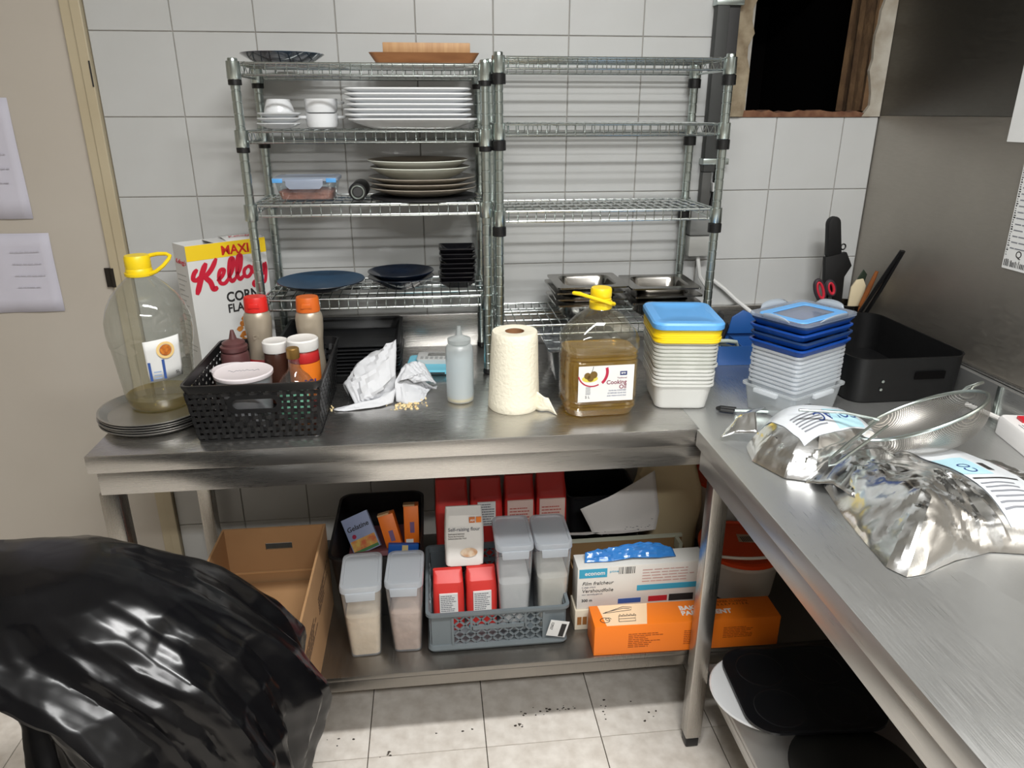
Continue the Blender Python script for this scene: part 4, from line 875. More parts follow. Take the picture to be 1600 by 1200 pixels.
# ---- second stack: clear boxes, collapsed blue boxes, clip lid
rot2 = 0.50; cx2, cy2 = 1.440, -0.585
def boxtub(w,d,h,flare): return MB().rloft([(w-flare,d-flare,.010,0),(w-flare+.004,d-flare+.004,.010,.002),(w-.010,d-.010,.012,h-.006),(w,d,.012,h-.005),(w,d,.012,h),(w-.004,d-.004,.011,h),(w-.014,d-.014,.010,h-.006),(w-flare,d-flare,.008,.004),(w*.4,d*.4,.01,.003)],3)
bx0 = boxtub(0.196,0.146,0.064,0.03).mesh('clear_box',35); bx0.materials.append(clear('cloudy_box_plastic',(244,246,247),(236,239,241),0.40,0.2))
bx1 = boxtub(0.180,0.130,0.052,0.024).mesh('clear_box',35); bx1.materials.append(clear('stack_box_plastic',(248,250,252),(244,247,250),0.56,0.12))
o = link('clear_box', bx0, None, None, (cx2,cy2,TZ+0.0004),(0,0,rot2)); tag(o,'large cloudy plastic box at the foot of the stack beside the foil bag','container')
for sx in (-1,1): MB().box(sx*0.102-0.006,sx*0.102+0.006,-0.03,0.03,0.052,0.062).build('clip', clear('stack_box_plastic'), o, bev=0.002)
for sy in (-1,1): MB().box(-0.035,0.035,sy*0.077-0.005,sy*0.077+0.005,0.052,0.062).build('clip', clear('stack_box_plastic'), o, bev=0.002)
for k in range(9):
    o = link('clear_box', bx1, None, None, (cx2+[0,.001,-.001][k % 3],cy2,TZ+0.0200+0.0098*k+0.003),(0,0,rot2+[0,.012,-.01][k % 3]))
    tag(o, f'clear stacking box, {ordn(k) if k < 8 else "topmost"} {"of" if k in (0,8) else "from the bottom of"} the nine under the dark blue boxes','container','clear stacking boxes')
zb2 = TZ+0.0230+0.0098*8+0.0524
dbl = mat('dark_blue_rubber',(22,52,96),0.5)
for k in range(4):
    t = thing('collapsible_box', f'{["lowest","second","third","topmost"][k]} of four royal blue collapsible boxes above the clear stacking boxes','container',(cx2+[0,.002,-.001,.001][k],cy2,zb2+0.0172*k),rot2+[0,.015,-.01,.005][k],'blue collapsible boxes')
    MB().rloft([(0.176,0.126,.012,0),(0.190,0.140,.014,0.0115),(0.186,0.136,.013,0.0115),(0.170,0.120,.01,0.002)],3).build('wall', M['blue'], t)
    MB().rloft([(0.188,0.138,.014,0.0118),(0.194,0.144,.016,0.0125),(0.194,0.144,.016,0.0162),(0.184,0.134,.013,0.0162),(0.182,0.132,.013,0.0118)],3,False,False).build('rim', dbl if k % 2 else M['blue'], t)
zc = zb2+0.0172*4+0.0002
t = thing('clip_lid','clear clip-on lid with blue inset on the dark blue box stack','lid',(cx2,cy2,zc),rot2)
cl = clear('lid_clear_plastic',(232,238,246),(206,216,230),0.30,0.1)
MB().rloft([(0.198,0.148,.018,0),(0.200,0.150,.018,0.001),(0.200,0.150,.018,0.007),(0.190,0.140,.016,0.008),(0.172,0.122,.014,0.004),(0.06,0.06,.01,0.004)],4).build('lid', cl, t)
MB().rloft([(0.170,0.120,.014,0.0046),(0.168,0.118,.014,0.0062),(0.130,0.082,.012,0.0062),(0.128,0.080,.012,0.0046)],4,False,False).build('blue_inset', M['lblue'], t)
for (sx,sy,w_) in ((1,0,0.07),(-1,0,0.07),(0,1,0.10),(0,-1,0.10)):
    pts = []
    for q in range(13):
        u = -1+2*q/12; out = 0.016*(1-u*u)**0.5
        pts.append((sx*(0.101+out*0.55)+(u*w_/2 if sx == 0 else 0), sy*(0.076+out*0.55)+(u*w_/2 if sy == 0 else 0), 0.006+out*0.75))
    b = MB(); base = [(p[0]-sx*(p[0]*sx-0.099) if sx else p[0], p[1]-sy*(p[1]*sy-0.074) if sy else p[1], 0.006) for p in pts]
    b.sheet([base,pts]); o = b.build('clip', clear('clip_clear_plastic',(228,236,244),(222,230,238),0.55,0.1), t); o.modifiers.new('s','SOLIDIFY').thickness = 0.0022

# ---- blue caddy with small tools
cb = mat('denim_blue_plastic',(34,82,146),0.4)
t = thing('utensil_caddy','blue plastic caddy of small tools between the two tub stacks','caddy',(1.452,-0.225,TZ+0.0004),-0.06)
MB().rloft([(0.150,0.120,.012,0),(0.160,0.130,.014,0.055),(0.156,0.126,.013,0.055),(0.146,0.116,.011,0.003),(0.05,0.05,.01,.003)],3).build('tray', cb, t)
MB().box(0.0,0.003,-0.058,0.058,0.0035,0.05).build('divider', cb, t, bev=0.001)
MB().prism_y([(-0.01,0.056),(0.07,0.056),(0.066,0.110),(0.03,0.125),(0.0,0.105)],0.050,0.055).build('back_plate', cb, t, bev=0.003)
def tool(label, path, r, m, name='peeler', tip=None, tm=None):
    t = thing(name, label, 'utensil', path[0]); o_ = Vector(path[0])
    MB().tube([Vector(p)-o_ for p in path], r, 10).build('handle', m, t)
    if tip: MB().tube([Vector(p)-o_ for p in tip], 0.0035, 8).build('shaft', tm or M['chrome_d'], t)
    return t
zc_ = TZ+0.0050
tool('black-handled tool with steel rivet leaning highest in the blue caddy',[(1.398,-0.205,TZ+0.075),(1.418,-0.175,TZ+0.112),(1.424,-0.165,TZ+0.118)],[.011,.012,.006],M['black'],tip=[(1.394,-0.235,zc_+.012),(1.398,-0.205,TZ+0.076)])
tool('black-handled tool leaning just below the highest one in the caddy',[(1.405,-0.222,TZ+0.050),(1.428,-0.196,TZ+0.086),(1.434,-0.190,TZ+0.092)],[.011,.012,.006],M['black'],tip=[(1.397,-0.250,zc_+.012),(1.405,-0.222,TZ+0.051)])
t = thing('plastic_scoop','pale grey loop-handled scoop sticking out of the blue caddy','utensil',(1.400,-0.255,TZ+0.045))
MB().tube([(-0.02,-0.01,0.02),(0.01,-0.012,0.020),(0.036,-0.006,0.014),(0.044,0.002,0.0),(0.034,0.006,-0.006),(0.008,0.004,0.004),(-0.018,0.004,0.012)],0.0055,10).build('loop_handle', mat('pale_grey_green',(176,186,176),0.5), t)
MB().tube([(-0.02,-0.004,0.014),(-0.012,0.006,-0.020),(-0.002,0.012,-0.036)],[.006,.010,.006],8).build('bowl', mat('pale_grey_green'), t)

# ---- deep black roasting pan
rp = thing('roasting_pan','deep black roasting pan with handle slots in the corner of the tables','pan',(1.727,-0.392,TZ+0.0005))
w, d, h = 0.286, 0.400, 0.112
MB().rloft([(w-.02,d-.02,.035,0),(w-.010,d-.010,.04,.006),(w,d,.045,h-.004),(w+.004,d+.004,.046,h),(w-.004,d-.004,.042,h),(w-.014,d-.014,.038,.010),(w-.03,d-.03,.03,.006),(.1,.1,.03,.006)],6).build('body', mat('matt_black_enamel',(13,13,14),0.5,var=(60,0.5),rgb2=(20,20,21),spec=0.3), rp, smooth=40)
MB().rloft([(0.076,0.0016,.0007,-0.009),(0.076,0.0016,.0007,0.009)],2).build('handle_slot', M['void'], rp, (0.045,-d/2-0.0003,h*0.60),(0.04,0,0))
for (x,z) in ((-0.070,0.056),(-0.072,0.036)): MB().lathe([(0.0038,0),(0.0034,0.002),(0.001,0.0024)],12).build('rivet', M['chrome_d'], rp, (x,-d/2+0.001,z),(PI/2,0,0))

# ---- steel utensil pot with tools
px_, py_ = 1.826, -0.112
t = thing('utensil_pot','round steel pot holding knives and spatulas in the wall corner','pot',(px_,py_,TZ+0.0004))
MB().lathe([(0.043,0),(0.046,0.003),(0.046,0.118),(0.0485,0.120),(0.0485,0.122),(0.045,0.122),(0.0435,0.004),(0.001,0.004)],40).build('pot', M['steel_p'], t)
pb = TZ+0.0052
t = thing('knife_guard','tall black sheathed cleaver standing in the steel utensil pot','knife',(px_-0.022,py_+0.006,pb),rot=(0,-0.16,0.15))
MB().prism_y([(-0.018,0.0),(0.018,0.0),(0.036,0.19),(0.060,0.218),(0.042,0.262),(-0.028,0.262),(-0.030,0.17)],-0.007,0.007).build('sheath', mat('matt_black_rubber',(14,14,15),0.6), t, bev=0.002)
MB().prism_y([(-0.022,0.262),(0.024,0.262),(0.020,0.352)]+[(0.0+0.020*math.cos(a),0.352+0.020*math.sin(a)) for a in [PI*k/8 for k in range(9)]]+[(-0.020,0.352)],-0.009,0.009).build('handle', mat('matt_black_rubber'), t, bev=0.003)
MB().tube([(0.034+0.008*math.cos(a),-0.0,0.278+0.008*math.sin(a)) for a in [2*PI*k/14 for k in range(14)]],0.0022,6,True).build('hanging_ring', M['dark'], t)
t = thing('scissors','kitchen scissors with red and grey handles beside the black knife','scissors',(px_-0.030,py_-0.020,pb+0.030),rot=(0,-0.42,0.1))
for (cx,cz,ax_,az_) in ((-0.012,0.150,0.013,0.032),(0.021,0.140,0.012,0.022)):
    MB().tube([(cx+ax_*math.cos(a),0,cz+az_*math.sin(a)) for a in [2*PI*k/22 for k in range(22)]],0.0058,8,True).build('handle_grip', mat('dark_grey_grip',(52,44,50),0.5), t)
    MB().tube([(cx+ax_*.66*math.cos(a),-0.003,cz+az_*.80*math.sin(a)) for a in [2*PI*k/22 for k in range(22)]],0.0040,8,True).build('red_inlay', mat('red_grip',(196,40,58),0.5), t)
for s in (-1,1): MB().prism_y([(s*0.002,0.005),(s*0.004+.004,0.005),(0.010+s*0.006,0.118),(s*0.006,0.118)],-0.002*s-0.001,-0.002*s+0.001).build('blade', M['chrome_d'], t)
t = thing('spatula','cream plastic spatula blade standing in the steel utensil pot','utensil',(px_+0.017,py_-0.012,pb),rot=(0.0,0.04,0.0))
MB().prism_y([(-0.021,0.085),(0.021,0.085),(0.022,0.170),(0.010,0.190),(-0.010,0.186),(-0.022,0.165)],-0.003,0.003).build('blade', mat('cream_plastic',(206,192,160),0.6), t, bev=0.0015)
MB().tube([(0,0,0.001),(0,0,0.090)],0.006,10).build('handle', mat('cream_plastic'), t)
t = thing('wooden_spoon','brown wooden spoon handle crossing the cream spatula','utensil',(px_+0.000,py_-0.028,pb),rot=(0.10,0.20,0.0))
MB().tube([(0,0,0.002),(0,0,0.10),(0.002,0,0.17),(0.004,0,0.225)],[.006,.007,.0075,.005],10).build('handle', mat('oiled_wood',(146,84,36),0.5,var=(20,0.7),rgb2=(96,52,22)), t)
t = thing('serving_tongs','long black serving tongs leaning from the pot against the steel wall','tongs',(px_+0.015,py_-0.005,pb),rot=(0.46,0.10,0.0))
for s in (-1,1): MB().tube([(s*0.004,0,0.002),(s*0.010,0,0.10),(s*0.008,0,0.20),(s*0.003,0,0.330)],[.004,.0055,.006,.005],8).build('arm', M['black'], t)
t = thing('fish_slice','dark green spatula blade behind the spoon in the pot','utensil',(px_+0.022,py_+0.016,pb),rot=(0.10,0.06,0.4))
MB().prism_y([(-0.014,0.10),(0.014,0.10),(0.018,0.20),(-0.004,0.215),(-0.018,0.19)],-0.0015,0.0015).build('blade', mat('dark_green_plastic',(44,56,44),0.5), t, bev=0.0008)
MB().tube([(0,0,0.002),(0,0,0.105)],0.005,8).build('handle', mat('dark_green_plastic'), t)
# ================================================================ on the lower shelf
card = mat('brown_cardboard',(168,130,90),0.85,var=(8,0.5),rgb2=(152,114,76)); card2 = mat('light_cardboard_edge',(190,150,104),0.85)
# open cardboard box
t = thing('cardboard_box','open brown cardboard box sticking out over the lower shelf edge','box',(0.0,0.0,SZ+0.0003))
x0,x1,y0,y1,h = 0.055,0.316,-0.812,-0.385,0.252; th = 0.005
MB().box(x0,x1,y0,y1,0,th).build('bottom', card, t, smooth=0)
b = MB()      # back wall with a hand slot
sx0,sx1,sz0,sz1 = 0.158,0.226,0.186,0.206
b.box(x0,sx0,y1-th,y1,th,h); b.box(sx1,x1,y1-th,y1,th,h); b.box(sx0,sx1,y1-th,y1,th,sz0); b.box(sx0,sx1,y1-th,y1,sz1,h); b.build('back_wall', card, t, smooth=0)
MB().box(x0,x1,y0,y0+th,th,h-0.02).build('front_wall', card, t, smooth=0)
MB().box(x0,x0+th,y0+th,y1-th,th,h).build('side_wall', card, t, smooth=0)
sw = MB().box(x1-th,x1,y0+th,y1-th,th,h).build('side_wall', card, t, smooth=0)
MB().box(x0+th,x1-th,y1-th-0.004,y1-th-0.0003,0.118,0.122).build('crease', card2, t, smooth=0)
MB().box(x0+th,x1-th,y0+0.02,y1-th-0.006,0.085,0.090).build('inner_flap', card, t, smooth=0)
for k in range(2): fine(6,0,0.17,0,0.05,0.45,30+k,0,0.5,m=mat('dark_brown_print',(70,48,32),0.8),parent=sw,loc=(x1+0.0004,-0.78+0.19*k,0.12),rot=(0,0,PI/2),name='printed_marks')
# black bin with packets
bn = thing('black_bin','black plastic bin of packets behind the flour containers','bin',(0.446,-0.30,SZ+0.0003))
MB().rloft([(0.20,0.30,.03,0),(0.235,0.335,.035,0.186),(0.245,0.345,.036,0.190),(0.245,0.345,.036,0.196),(0.23,0.33,.033,0.196),(0.194,0.294,.028,0.004),(.1,.1,.02,.004)],5).build('bin', mat('black_bin_plastic',(18,17,19),0.5), bn)
fill = mat('packet_pile',(120,70,76),0.6)
def packet(name, label, cat, loc, rot, w, h, d, m, parts):
    t = thing(name, label, cat, loc, rot=rot)
    MB().box(-w/2,w/2,-d/2,d/2,0,h).build('pack', m, t, bev=0.001)
    for p in parts: p(t, -d/2-0.0004)
    return t
zb = SZ+0.0045
def gp_(t, y):
    MB().box(-0.036,0.036,y-.0002,y+.0002,0.004,0.040).build('fruit_print', mat('orange_fruit_print',(196,96,60),0.6,var=(50,1.0),rgb2=(206,180,90)), t)
    MB().box(-0.036,0.036,y-.0004,y,0.003,0.011).build('green_print', mat('green_leaf_print',(70,120,70),0.6), t)
    b = MB(); arc(b,-0.020,0.050,0.0002,0.006,0,360,y-.0004); b.build('berry_print', mat('berry_print',(150,24,60),0.5), t, smooth=0)
    text('lettering','Gelatine',0.019,M['print'],t,(-0.033,y-.0003,0.066),rot=(PI/2,0,0),bold=0.0003,shear=0.1)
packet('gelatine_packet','blue-grey gelatine packet slanting in the black bin','packet',(0.415,-0.336,SZ+0.130),(-0.5,-0.42,0.0),0.078,0.105,0.012,mat('blue_grey_pack',(136,146,176),0.55),[gp_])
def ob_(t, y):
    MB().box(-0.004,0.008,y-.0002,y+.0002,0.030,0.060).build('purple_strip', mat('purple_print',(112,82,120),0.5), t)
    MB().box(-0.016,0.004,y-.0002,y+.0002,0.003,0.013).build('white_patch', M['paper'], t)
    MB().box(-0.021,0.010,y-.001,-y*0.2,0.104,0.1085).build('torn_flap', mat('kraft_inside',(186,146,104),0.8), t)
om = mat('orange_card',(226,112,18),0.5)
packet('orange_carton','orange carton tilted left in the black bin','box',(0.492,-0.340,SZ+0.132),(-0.35,-0.24,0.08),0.042,0.104,0.055,om,[ob_])
packet('orange_carton','orange carton standing upright at the right of the black bin','box',(0.535,-0.315,SZ+0.140),(-0.30,0.0,0.0),0.040,0.104,0.055,om,[ob_])
def bb_(t, y): MB().box(-0.004,0.012,y-.0002,y+.0002,0.03,0.05).build('cream_patch', mat('cream_print',(220,196,140),0.5), t)
packet('blue_packet','bright blue packet lying under the orange cartons','packet',(0.510,-0.395,SZ+0.128),(-0.15,0.1,0.05),0.080,0.052,0.014,mat('bright_blue_pack',(24,86,168),0.45),[bb_])
packet('pink_packet','pink and red packets at the bottom of the black bin','packet',(0.430,-0.395,SZ+0.110),(-0.2,-0.1,0.0),0.10,0.05,0.02,fill,[])
MB().box(-0.09,0.09,-0.13,0.13,0.006,0.112).build('packed_contents', fill, bn, bev=0.01)
# tall lidded dispensers
dcl = clear('dispenser_plastic',(246,248,250),(232,236,240),0.14,0.2); dlid = clear('dispenser_lid',(240,243,247),(228,233,238),0.50,0.3)
def dispenser(label, loc, rz, w, d, h, fill_h, fm, dome):
    t = thing('food_dispenser', label, 'container', loc, rz)
    MB().rloft([(w*.72,d*.72,.012,0),(w*.76,d*.76,.014,.003),(w*.96,d*.96,.016,h-.018),(w*.94,d*.94,.015,h-.018),(w*.73,d*.73,.012,.004),(.02,.02,.005,.004)],4).build('body', dcl, t)
    b = MB(); n = 5; b.rloft([(w*.70,d*.70,.011,.0045),(w*.71+(w*.2)*fill_h/h,d*.71+(d*.2)*fill_h/h,.013,fill_h),(w*.35,d*.35,.01,fill_h+dome)],4)
    b.build('contents', fm, t, smooth=60)
    l = MB().rloft([(w*.985,d*.985,.017,h-.017),(w,d,.018,h-.016),(w,d,.018,h-.004),(w*.97,d*.97,.017,h),(w*.84,d*.88,.014,h),(w*.82,d*.86,.014,h-.004),(.02,.02,.005,h-.004)],4).build('lid', dlid, t)
    MB().prism_y([(-w*.36,h-.012),(w*.36,h-.012),(w*.34,h-.034),(-w*.34,h-.034)],-d/2-.005,-d/2-.001).build('latch', dlid, l, bev=0.001)
    return t
fl_m = mat('cream_flour',(232,204,166),0.95,var=(18,0.5),rgb2=(216,184,146),bump=(40,0.5)); fl2_m = mat('pinkish_flour',(206,172,148),0.95,var=(22,0.7),rgb2=(184,148,124),bump=(40,0.6)); fl3 = mat('white_flour',(226,220,212),0.95,var=(20,0.3),rgb2=(212,204,196))
dispenser('tall clear dispenser of cream flour, nearest the cardboard box',(0.4185,-0.548,SZ+0.0003),0.03,0.098,0.150,0.215,0.120,fl_m,0.004)
dispenser('tall clear dispenser of pinkish flour beside the grey crate',(0.5235,-0.545,SZ+0.0003),-0.03,0.092,0.142,0.215,0.118,fl2_m,0.022)
# grey crate
gc = mat('grey_crate_plastic',(104,112,116),0.5,var=(12,0.3),rgb2=(92,100,104))
cr = thing('plastic_crate','grey lattice-sided plastic crate of flour bags on the lower shelf','crate',(0.748,-0.463,SZ+0.0003),0.0)
cw_, cd_, ch_ = 0.350, 0.302, 0.118
MB().rloft([(cw_-.02,cd_-.02,.012,0),(cw_-.006,cd_-.006,.014,.004),(cw_-.006,cd_-.006,.014,.007),(.1,.1,.01,.007)],3).build('floor', gc, cr)
MB().rloft([(cw_-.012,cd_-.012,.014,ch_-.016),(cw_-.004,cd_-.004,.014,ch_-.015),(cw_-.004,cd_-.004,.014,ch_-.009),(cw_+.006,cd_+.006,.016,ch_-.008),(cw_+.006,cd_+.006,.016,ch_),(cw_-.010,cd_-.010,.012,ch_),(cw_-.014,cd_-.014,.012,ch_-.016)],4,False,False).build('rim', gc, cr)
MB().rloft([(cw_-.004,cd_-.004,.014,.0072),(cw_,cd_,.015,.010),(cw_-.006,cd_-.006,.014,.022),(cw_-.014,cd_-.014,.012,.022),(cw_-.014,cd_-.014,.012,.0072)],4,False,False).build('base_band', gc, cr)
def lattice(L_):
    b = MB(); za, zb_ = 0.020, ch_-0.014; t_ = 0.0022
    def bar(xa, z_a, xb, z_b, w=0.0040):
        dx, dz = xb-xa, z_b-z_a; l = math.hypot(dx,dz); nx, nz = -dz/l*w/2, dx/l*w/2
        b.loft([[(xa+nx,-t_,z_a+nz),(xa-nx,-t_,z_a-nz),(xa-nx,t_,z_a-nz),(xa+nx,t_,z_a+nz)],[(xb+nx,-t_,z_b+nz),(xb-nx,-t_,z_b-nz),(xb-nx,t_,z_b-nz),(xb+nx,t_,z_b+nz)]])
    p = 0.027; H = zb_-za; A, B = -L_/2+0.062, L_/2-0.062; n = int((B-A)/p)+4
    for k in range(-4,n):
        for s in (1,-1):
            xa = A+k*p; xb = xa+H; 
            u0 = max(0.0,(A-xa)/H); u1 = min(1.0,(B-xa)/H)
            if u1-u0 < 0.08: continue
            z_a = za+H*u0; z_b = za+H*u1
            if s < 0: z_a, z_b = za+H-H*u0, za+H-H*u1
            bar(xa+H*u0,z_a,xa+H*u1,z_b)
    for s in (-1,1):
        b.box(min(s*(L_/2-0.008),s*(L_/2-0.058)),max(s*(L_/2-0.008),s*(L_/2-0.058)),-t_*.6,t_*.6,za,zb_); b.box(s*(L_/2-0.060)-.003,s*(L_/2-0.060)+.003,-0.005,t_,za,zb_)
    b.box(-0.066,0.066,-0.0045,0.0045,0.062,0.072); b.box(-0.070,-0.064,-0.0045,0.0045,0.062,zb_); b.box(0.064,0.070,-0.0045,0.0045,0.062,zb_)
    return b
for (rz,L_,o) in ((0,cw_,cd_),(PI,cw_,cd_),(PI/2,cd_,cw_),(-PI/2,cd_,cw_)):
    c_, s_ = math.cos(rz-PI/2), math.sin(rz-PI/2); tag(lattice(L_-0.004).build('lattice_side', gc, cr, (c_*(o/2-.007),s_*(o/2-.007),0),(0,0,rz), smooth=0), kind='stuff')
tg = MB().box(-0.024,0.024,-0.0008,0,-0.026,0.026).build('paper_tag', M['paper'], cr, (0.147,-cd_/2-0.006,0.055),(0.12,0.22,0))
MB().box(0.006,0.019,-0.0012,-0.0009,-0.024,0.018).build('black_bar', M['print'], tg); text('lettering','12937',0.010,M['print'],tg,(-0.020,-0.001,0.020),rot=(PI/2,PI/2,0))
CZ = SZ+0.0076
def bag(label, loc, rz, w, d, h, m, top_m=None, rot=None, name='flour_bag', seed=1, parts=()):
    t = thing(name, label, 'bag', loc, rz, rot=rot); hh = creases(seed,5,14,50); b = MB(); rings = []
    for (fz,fw,fd) in ((0,.92,.92),(0.02,.98,.98),(0.2,1.0,1.03),(0.45,1.02,1.06),(0.7,1.0,1.0),(0.86,.97,.82),(0.94,.95,.40),(1.0,.94,.16)):
        ring = []
        for (x,y) in rr(w*fw,d*fd,min(.012,d*fd*.45),5):
            k = 1+0.07*hh(x*3+seed,y*3+fz*h*3,fz*h*2); ring.append((x*k,y*k,fz*h+(0.004*hh(x*5,y*5) if 0 < fz < 1 else 0)))
        rings.append(ring)
    b.loft(rings); b.build('sack', m, t, smooth=28)
    for p in parts: p(t)
    return t
redm = mat('red_paper_bag',(206,54,48),0.45,var=(10,0.4),rgb2=(176,40,38)); wb_ = mat('white_paper_bag',(222,219,214),0.6,var=(12,0.2),rgb2=(208,204,198))
def nutri(w, z0, z1, y):
    def f(t):
        o = MB().box(-w/2,w/2,y-.0004,y+.004,z0,z1).build('info_panel', M['paper'], t)
        tag(lines(9,-w/2+.003,w/2-.003,z0+.003,z1-.003,0.45,int(z0*1000),y-.0004,0.3).build('fine_print', M['grey_print'], o, smooth=0), kind='stuff')
    return f
def teal(t): MB().prism_y([(-0.036,0.004),(-0.008,0.004),(-0.036,0.020)],-0.0425,-0.040).build('teal_corner', mat('teal_print',(70,140,150),0.5), t)
bag('red flour bag with white panel, left of the pair under the white bag',(0.628,-0.505,CZ),0.0,0.078,0.075,0.165,redm,seed=3,parts=(nutri(0.046,0.062,0.118,-0.0425),teal))
bag('red flour bag with white panel, right of the pair under the white bag',(0.712,-0.503,CZ),0.03,0.078,0.075,0.165,redm,seed=5,parts=(nutri(0.046,0.060,0.118,-0.0425),teal))
def srf(t):
    y = -0.030
    q = MB().box(0.012,0.027,y-.0006,y+.004,0.112,0.126).build('orange_mark', mat('brown_orange_print',(196,104,44),0.5), t); MB().box(0.030,0.043,y-.0006,y+.004,0.112,0.126).build('orange_mark', mat('bright_orange_print',(224,120,30),0.5), t)
    text('lettering','AH',0.008,M['paper'],q,(0.0145,y-.0008,0.1155),bold=0.0002)
    text('lettering','Self-raising flour',0.0125,M['grey_print'],t,(-0.042,y-.0004,0.092),bold=0.0002)
    for k in range(3): text('fine_lettering',['Zelfrijzend bakmeel','Farine fermentante','Selbsttreibendes Mehl'][k],0.0052,M['print'],t,(-0.042,y-.0003,0.083-0.006*k))
    b = MB(); arc(b,0.0,0.0,0.0003,0.020,0,360,0); b.xf(Matrix.Translation((0.010,y-.0003,0.036))@Matrix.Diagonal((1.1,1,0.6,1))); b.build('cake_print', mat('biscuit_print',(214,196,172),0.6,var=(60,0.9),rgb2=(180,130,90)), t, smooth=0)
bag('white self-raising flour bag propped on top of the red bags',(0.672,-0.478,CZ+0.160),0.0,0.098,0.052,0.150,wb_,rot=(-0.30,0.03,0.04),seed=9,parts=(srf,))
bag('tall red bag at the back left of the flour bags, close under the tabletop',(0.648,-0.262,SZ+0.0005),0.0,0.092,0.085,0.300,redm,seed=13)
bag('tall red bag with white panel at the back beside the plain red one',(0.744,-0.262,SZ+0.0005),0.0,0.090,0.085,0.298,redm,seed=15,parts=(nutri(0.05,0.170,0.245,-0.0475),))
def bandp(t):
    y = -0.0475; MB().box(-0.036,0.036,y-.0004,y+.004,0.10,0.245).build('white_panel', mat('pinkish_white_paper',(214,186,176),0.6), t)
    tag(lines(12,-0.030,0.030,0.11,0.225,0.30,44,y-.0006,0.4).build('red_print', mat('red_text_print',(180,70,60),0.6), t, smooth=0), kind='stuff')
bag('tall red-topped bag with printed pale panel, second from right at the back',(0.8385,-0.262,SZ+0.0005),0.0,0.086,0.085,0.302,redm,seed=17,parts=(bandp,))
bag('tall red-topped bag with printed pale panel, rightmost at the back',(0.929,-0.262,SZ+0.0005),0.0,0.086,0.085,0.306,redm,seed=19,parts=(bandp,))
dispenser('tall clear dispenser half full of white flour, left in the grey crate',(0.7935,-0.508,CZ),0.0,0.094,0.148,0.268,0.150,fl3,0.003)
dispenser('tall clear dispenser of off-white powder at the right end of the grey crate',(0.8905,-0.508,CZ),0.0,0.092,0.146,0.266,0.160,mat('cream_powder',(222,212,194),0.95,var=(20,0.4),rgb2=(206,194,174)),0.006)
# black tray standing behind, papers, sack, bucket
MBt = MB().rloft([(0.18,0.14,.02,0),(0.205,0.165,.022,0.20),(0.215,0.175,.024,0.204),(0.215,0.175,.024,0.21),(0.20,0.16,.02,0.21),(0.172,0.132,.018,0.005),(.1,.05,.01,.005)],4)
tag(MBt.build('black_crate', mat('black_crate_plastic',(16,17,20),0.5), None, (1.090,-0.166,SZ+0.0004)), 'deep black plastic crate against the wall behind the papers','crate')
t = thing('paper_sheets','loose printed white sheets leaning over the carton of wraps','paper',(1.07,-0.345,SZ+0.150))
PS = [[(-0.012,-0.012,-0.050),(0.045,-0.014,-0.045),(0.100,-0.010,-0.030),(0.150,-0.004,-0.010)],[(-0.040,0.0,0.020),(0.03,0.008,0.020),(0.10,0.014,0.030),(0.165,0.018,0.045)],[(-0.066,0.010,0.072),(0.02,0.022,0.100),(0.09,0.030,0.135),(0.150,0.040,0.165)]]
o = sheet_from(PS,23,0.002,16,12,4,18).build('sheet', mat('dim_white_paper',(206,202,198),0.85), t); o.modifiers.new('s','SOLIDIFY').thickness = 0.0006
o = sheet_from([[(-0.100,-0.006,-0.085),(-0.05,-0.010,-0.08),(-0.01,-0.006,-0.08)],[(-0.095,0.006,-0.010),(-0.06,0.004,0.0),(-0.030,0.004,0.0)]],29,0.003,10,8,4,18).build('sheet', mat('dim_white_paper'), t); o.modifiers.new('s','SOLIDIFY').thickness = 0.0006
b = MB(); Q = random.Random(31)
for k in range(60):
    u = Q.random()*0.9; v = Q.uniform(0.05,0.75)
    A_ = [Vector(PS[0][int(u*3)]).lerp(Vector(PS[0][int(u*3)+1]),u*3-int(u*3)), Vector(PS[1][int(u*3)]).lerp(Vector(PS[1][int(u*3)+1]),u*3-int(u*3))]
    p = A_[0].lerp(A_[1],v*v*(3-2*v)*0.5+v*0.5); b.box(p.x,p.x+Q.uniform(.002,.006),p.y-.0042,p.y-.0036,p.z,p.z+.0012)
tag(b.build('fine_print', M['grey_print'], t, smooth=0), kind='stuff')
t = thing('paper_sack','crumpled cream paper sack standing in the far corner under the table','sack',(1.300,-0.225,SZ+0.0006))
hh = creases(41,7,9,40); rings = []
for (fz,wx,wy,ox) in ((0,.15,.09,0),(0.02,.155,.10,0),(0.10,.150,.10,0.005),(0.17,.17,.10,0),(0.22,.19,.09,-.01),(0.27,.17,.07,-.015),(0.31,.15,.04,-.01),(0.345,.13,.015,0.0)):
    rings.append([(x*(1+.22*hh(x*2,y*2,fz*2))+ox,y*(1+.25*hh(x*2+3,y*2,fz*2)),max(0,fz+(0.02*hh(x*3,y*3,7) if fz > .05 else 0))) for x,y in rr(wx,wy,.02,6)])
MB().loft(rings).build('sack', mat('cream_sack_paper',(206,188,150),0.85), t, smooth=22)
